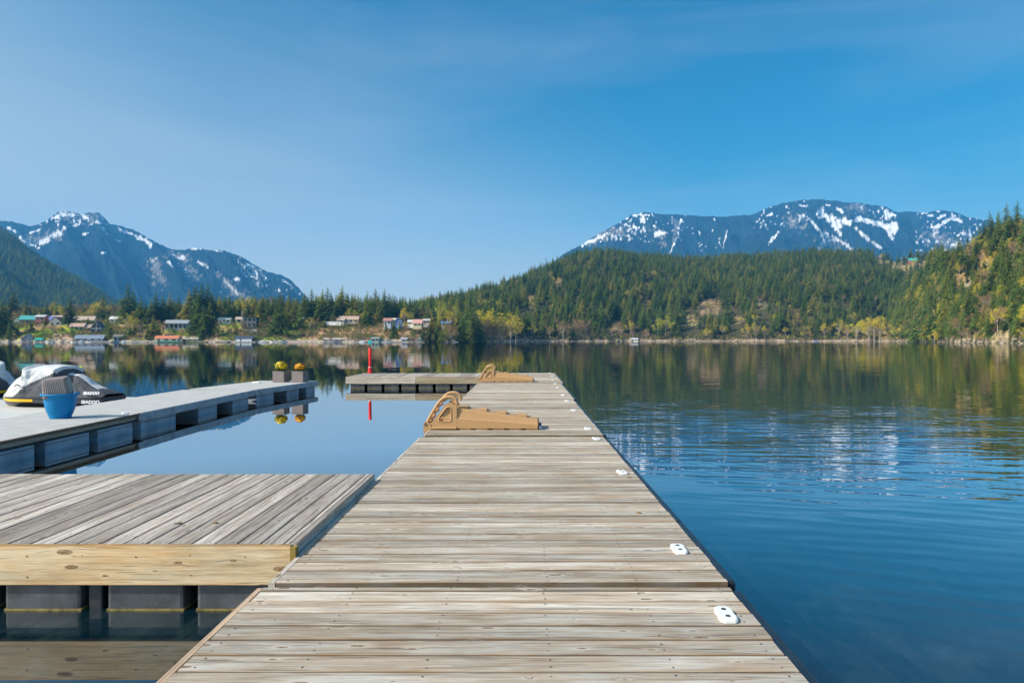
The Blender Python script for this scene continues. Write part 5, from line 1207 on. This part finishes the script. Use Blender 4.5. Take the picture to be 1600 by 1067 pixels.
def boat(label, px, ln, hullc, topc=None, coverc=None, out=7):
    Y = float(shore(px)) - out; x = (px - CX) / F * Y; Lm = ln * Y / F; Bm = min(2.2, Lm * .36)
    t = thing('motor_boat', label, 'boat', (x, Y, 0), R(random.choice([0, 180]) + random.uniform(-12, 12)), None)
    V = []; N = 9
    for i in range(N):
        s = i / (N - 1); hw = Bm / 2 * math.sin(min(1, (1 - s) * 1.9 + .03) * math.pi / 2); sh_ = .55 + .25 * s ** 2
        V += [(-Lm / 2 + Lm * s, -hw, sh_), (-Lm / 2 + Lm * s * .97, -hw * .7, -.12), (-Lm / 2 + Lm * s * .97, hw * .7, -.12), (-Lm / 2 + Lm * s, hw, sh_)]
    b = MB(); b.add(V, [(i * 4 + j, i * 4 + j + 1, (i + 1) * 4 + j + 1, (i + 1) * 4 + j) for i in range(N - 1) for j in range(3)] + [(0, 1, 2, 3)], paint(hullc)); 
    b.add([(p[0], p[1], .45) for p in V[0::4]] + [(p[0], p[1], .45) for p in V[3::4]], [(i, i + 1, N + i + 1, N + i) for i in range(N - 1)], paint((.45, .42, .38))); b.build('hull', t, False)
    if coverc:
        b = MB(); b.prism([(-Lm * .45, .5), (-Lm * .2, 1.25), (Lm * .1, 1.4), (Lm * .42, .7)], -Bm * .42, Bm * .42, paint(coverc)); b.build('cover', t)
    else:
        b = MB(); b.prism([(-Lm * .05, .5), (.0, 1.15), (Lm * .06, 1.15), (Lm * .2, .55)], -Bm * .36, Bm * .36, MAT['glass']); b.build('windshield', t)
        if topc: b = MB(); b.box(-Lm * .3, Lm * .08, -Bm * .42, Bm * .42, 1.9, 2.0, paint(topc)); [b.box(xx - .03, xx + .03, yy - .03, yy + .03, .5, 1.9, MAT['steel']) for xx in (-Lm * .28, Lm * .06) for yy in (-Bm * .38, Bm * .38)]; b.build('canopy', t)
boat('white and maroon boat by the tiny teal shed', 78, 13, (.74, .72, .70), (.35, .08, .10))
boat('white boat at the left end of the A-frame dock', 115, 9, (.78, .78, .78))
boat('white boat with white canopy before the slate boathouse', 138, 9, (.78, .78, .78), (.80, .80, .80), out=5)
boat('low white boat beside the slate boathouse', 126, 8, (.76, .76, .76), None, (.74, .74, .76))
boat('pale blue boat right of the blue boathouse', 194, 8, (.45, .62, .74))
boat('boat under a lilac-white cover left of the moored boats', 411, 13, (.62, .60, .62), None, (.66, .62, .70), out=5)
boat('white boat at the middle of the moored boats', 427, 11, (.78, .78, .76), (.70, .70, .70))
boat('cream boat at the right of the moored boats', 438, 10, (.72, .70, .52), None, (.70, .68, .50))
boat('small blue-grey boat at the end of the white dock', 444, 8, (.40, .46, .56))
boat('white covered boat left of the turquoise boat', 566, 9, (.74, .75, .76), None, (.66, .70, .70))
boat('turquoise kayak-like boat by the grey-green shed', 578, 7, (.03, .50, .50), None, (.02, .46, .48))
boat('boat under a dark canopy left of the small grey shed', 604, 14, (.70, .68, .64), (.20, .24, .20))
boat('cream boat left of the thin pale dock', 667, 6, (.74, .62, .32))
boat('white sail-covered boat under the willows', 693, 8, (.78, .78, .78), None, (.78, .78, .80))
boat('white boat at the right end of town', 712, 8, (.76, .74, .72))
boat('blue and white boat moored at the sandy point', 1275, 10, (.60, .64, .70), None, (.05, .12, .30), out=3)
boat('white boat in the dark cove below the near slope', 1429, 6, (.70, .72, .74), None, (.70, .72, .75), out=3)
boat('small blue boat in the dark cove below the near slope', 1443, 6, (.05, .12, .22), None, (.10, .2, .34), out=3)
def pole(name, label, cat, px, py, h, r_, m, Y=None, cross=False):
    Y = Y or hit(px, py); x = (px - CX) / F * Y; t = thing(name, label, cat, (x, Y, float(H(px, Y)) - .2))
    b = MB(); b.tube([(0, 0, 0), (0, 0, h)], [r_, r_ * .7], m, 8); b.build('shaft', t)
    if cross: b = MB(); b.box(-1.6, 1.6, -.1, .1, h - 1.6, h - 1.35, m); b.box(-1.1, 1.1, -.1, .1, h - 3.0, h - 2.8, m); b.build('crossarm', t)
pole('flagpole', 'white flagpole left of the black house', 'flagpole', 378.5, 500, 10.5, .16, MAT['white_paint'], 478)
pole('utility_pole', 'dark pole on the lawn in front of the white carport house', 'pole', 112.5, 524, 9.0, .18, MAT['beam'])
pole('utility_pole', 'power pole with crossarms on the left crest of the wooded hill', 'pole', 853, 425, 26, .5, MAT['beam'], 1150, True)
# pale hedge wall and stairs
def wall_run(label, pxa, pxb, Y, z0, h, m, name='garden_wall'):
    xa, xb = (pxa - CX) / F * Y, (pxb - CX) / F * Y; b = MB(); b.box(0, xb - xa, 0, .4, -1.5, h, m, .03); b.box(-.1, xb - xa + .1, -.08, .48, h + .003, h + .15, m, .02)
    o = b.build(name); o.location = (xa, Y, z0); tag(o, label, 'wall')
wall_run('low white garden wall left of the cream house', 507, 533, 470, (CY - 505) / F * 470 + CAMZ, 1.0, MAT['white_paint'])
wall_run('long pinkish beach wall below the lawn', 449, 503, float(shore(475)) - .5, 0, 1.3, paint((.55, .42, .36)))
wall_run('pale retaining wall in front of the black house', 384, 401, 452, (CY - 517) / F * 452 + CAMZ, .9, paint((.55, .52, .46)))
t = thing('garden_stairs', 'long wooden stairs down the bank below the blue gabled house', 'stairs', (0, 0, 0))
b = MB()
for i in range(40):
    f = i / 39; px = 625 + 20 * f; Y = 470 - 36 * f; z = float(H(px, Y)) + .5; x = (px - CX) / F * Y; b.box(x - .9, x + .9, Y - .5, Y + .5, z, z + .12, paint((.52, .38, .26)))
o = b.build('steps', t)
# shoreline boulders
bm_ = []
for k in range(3):
    bm = bmesh.new(); bmesh.ops.create_icosphere(bm, subdivisions=2, radius=1)
    for v in bm.verts: v.co *= .75 + .5 * float(vn(v.co.x * 1.7 + k * 9, v.co.y * 1.7 + v.co.z * 1.3, k)); v.co.z *= .7
    me = bpy.data.meshes.new('boulder'); bm.to_mesh(me); bm.free(); me.materials.append(paint((.36, .29, .21), .9)); bm_.append(me)
rr = random.Random(5); BO = []
for i in range(80):
    px = rr.choice([rr.uniform(740, 1400), rr.uniform(1400, 1600)]); Y = float(shore(px)) + rr.uniform(-1.0, 5); s = rr.uniform(.5, 1.6) * (1.0 if px < 1350 else .8)
    BO.append((px, Y, s, i))
BO.sort()
grp = {}
for q_ in BO: grp.setdefault(lm(q_[0]), []).append(q_)
def blabel(px, s, i):
    g_ = grp[lm(px)]; k = [q_[3] for q_ in g_].index(i); n_ = LM[lm(px)][2]; sz = 'large' if s > 1.25 else 'mid-sized' if s > .85 else 'small'
    o_ = 'only' if len(g_) == 1 else 'leftmost' if k == 0 else 'rightmost' if k == len(g_) - 1 else ORD[min(k, 19)] + ' from left,'
    return ' '.join(('%s %s tan boulder at the waterline by the %s' % (o_, sz, n_)).split()[:16])
for px, Y, s, i in BO:
    o = bpy.data.objects.new('boulder', bm_[i % 3]); COL.objects.link(o); o.location = ((px - CX) / F * Y, Y, float(H(px, Y)) + s * .1); o.scale = (s * rr.uniform(.9, 1.7), s, s * rr.uniform(.7, 1.1)); o.rotation_euler = (0, 0, rr.uniform(0, 6))
    tag(o, blabel(px, s, i), 'rock', 'boulders along the wooded far shore')
# ------------------------------------------------------------------ air
hm = NT('thin blue air'); hm.t.nodes.remove(hm.b)
pv = hm.n('ShaderNodeVolumePrincipled'); pv.inputs['Color'].default_value = (.11, .49, 1.0, 1); pv.inputs['Density'].default_value = 1.05e-4; pv.inputs['Anisotropy'].default_value = .0
hm.l(pv.outputs[0], hm.out.inputs['Volume'])
b = MB(); b.box(-9500, 9500, -3200, 9000, -6, 1500, hm.m); o = b.build('haze'); tag(o, kind='stuff')
if 0: [print('T', t) for t in con if 300 < t[6] < 320]
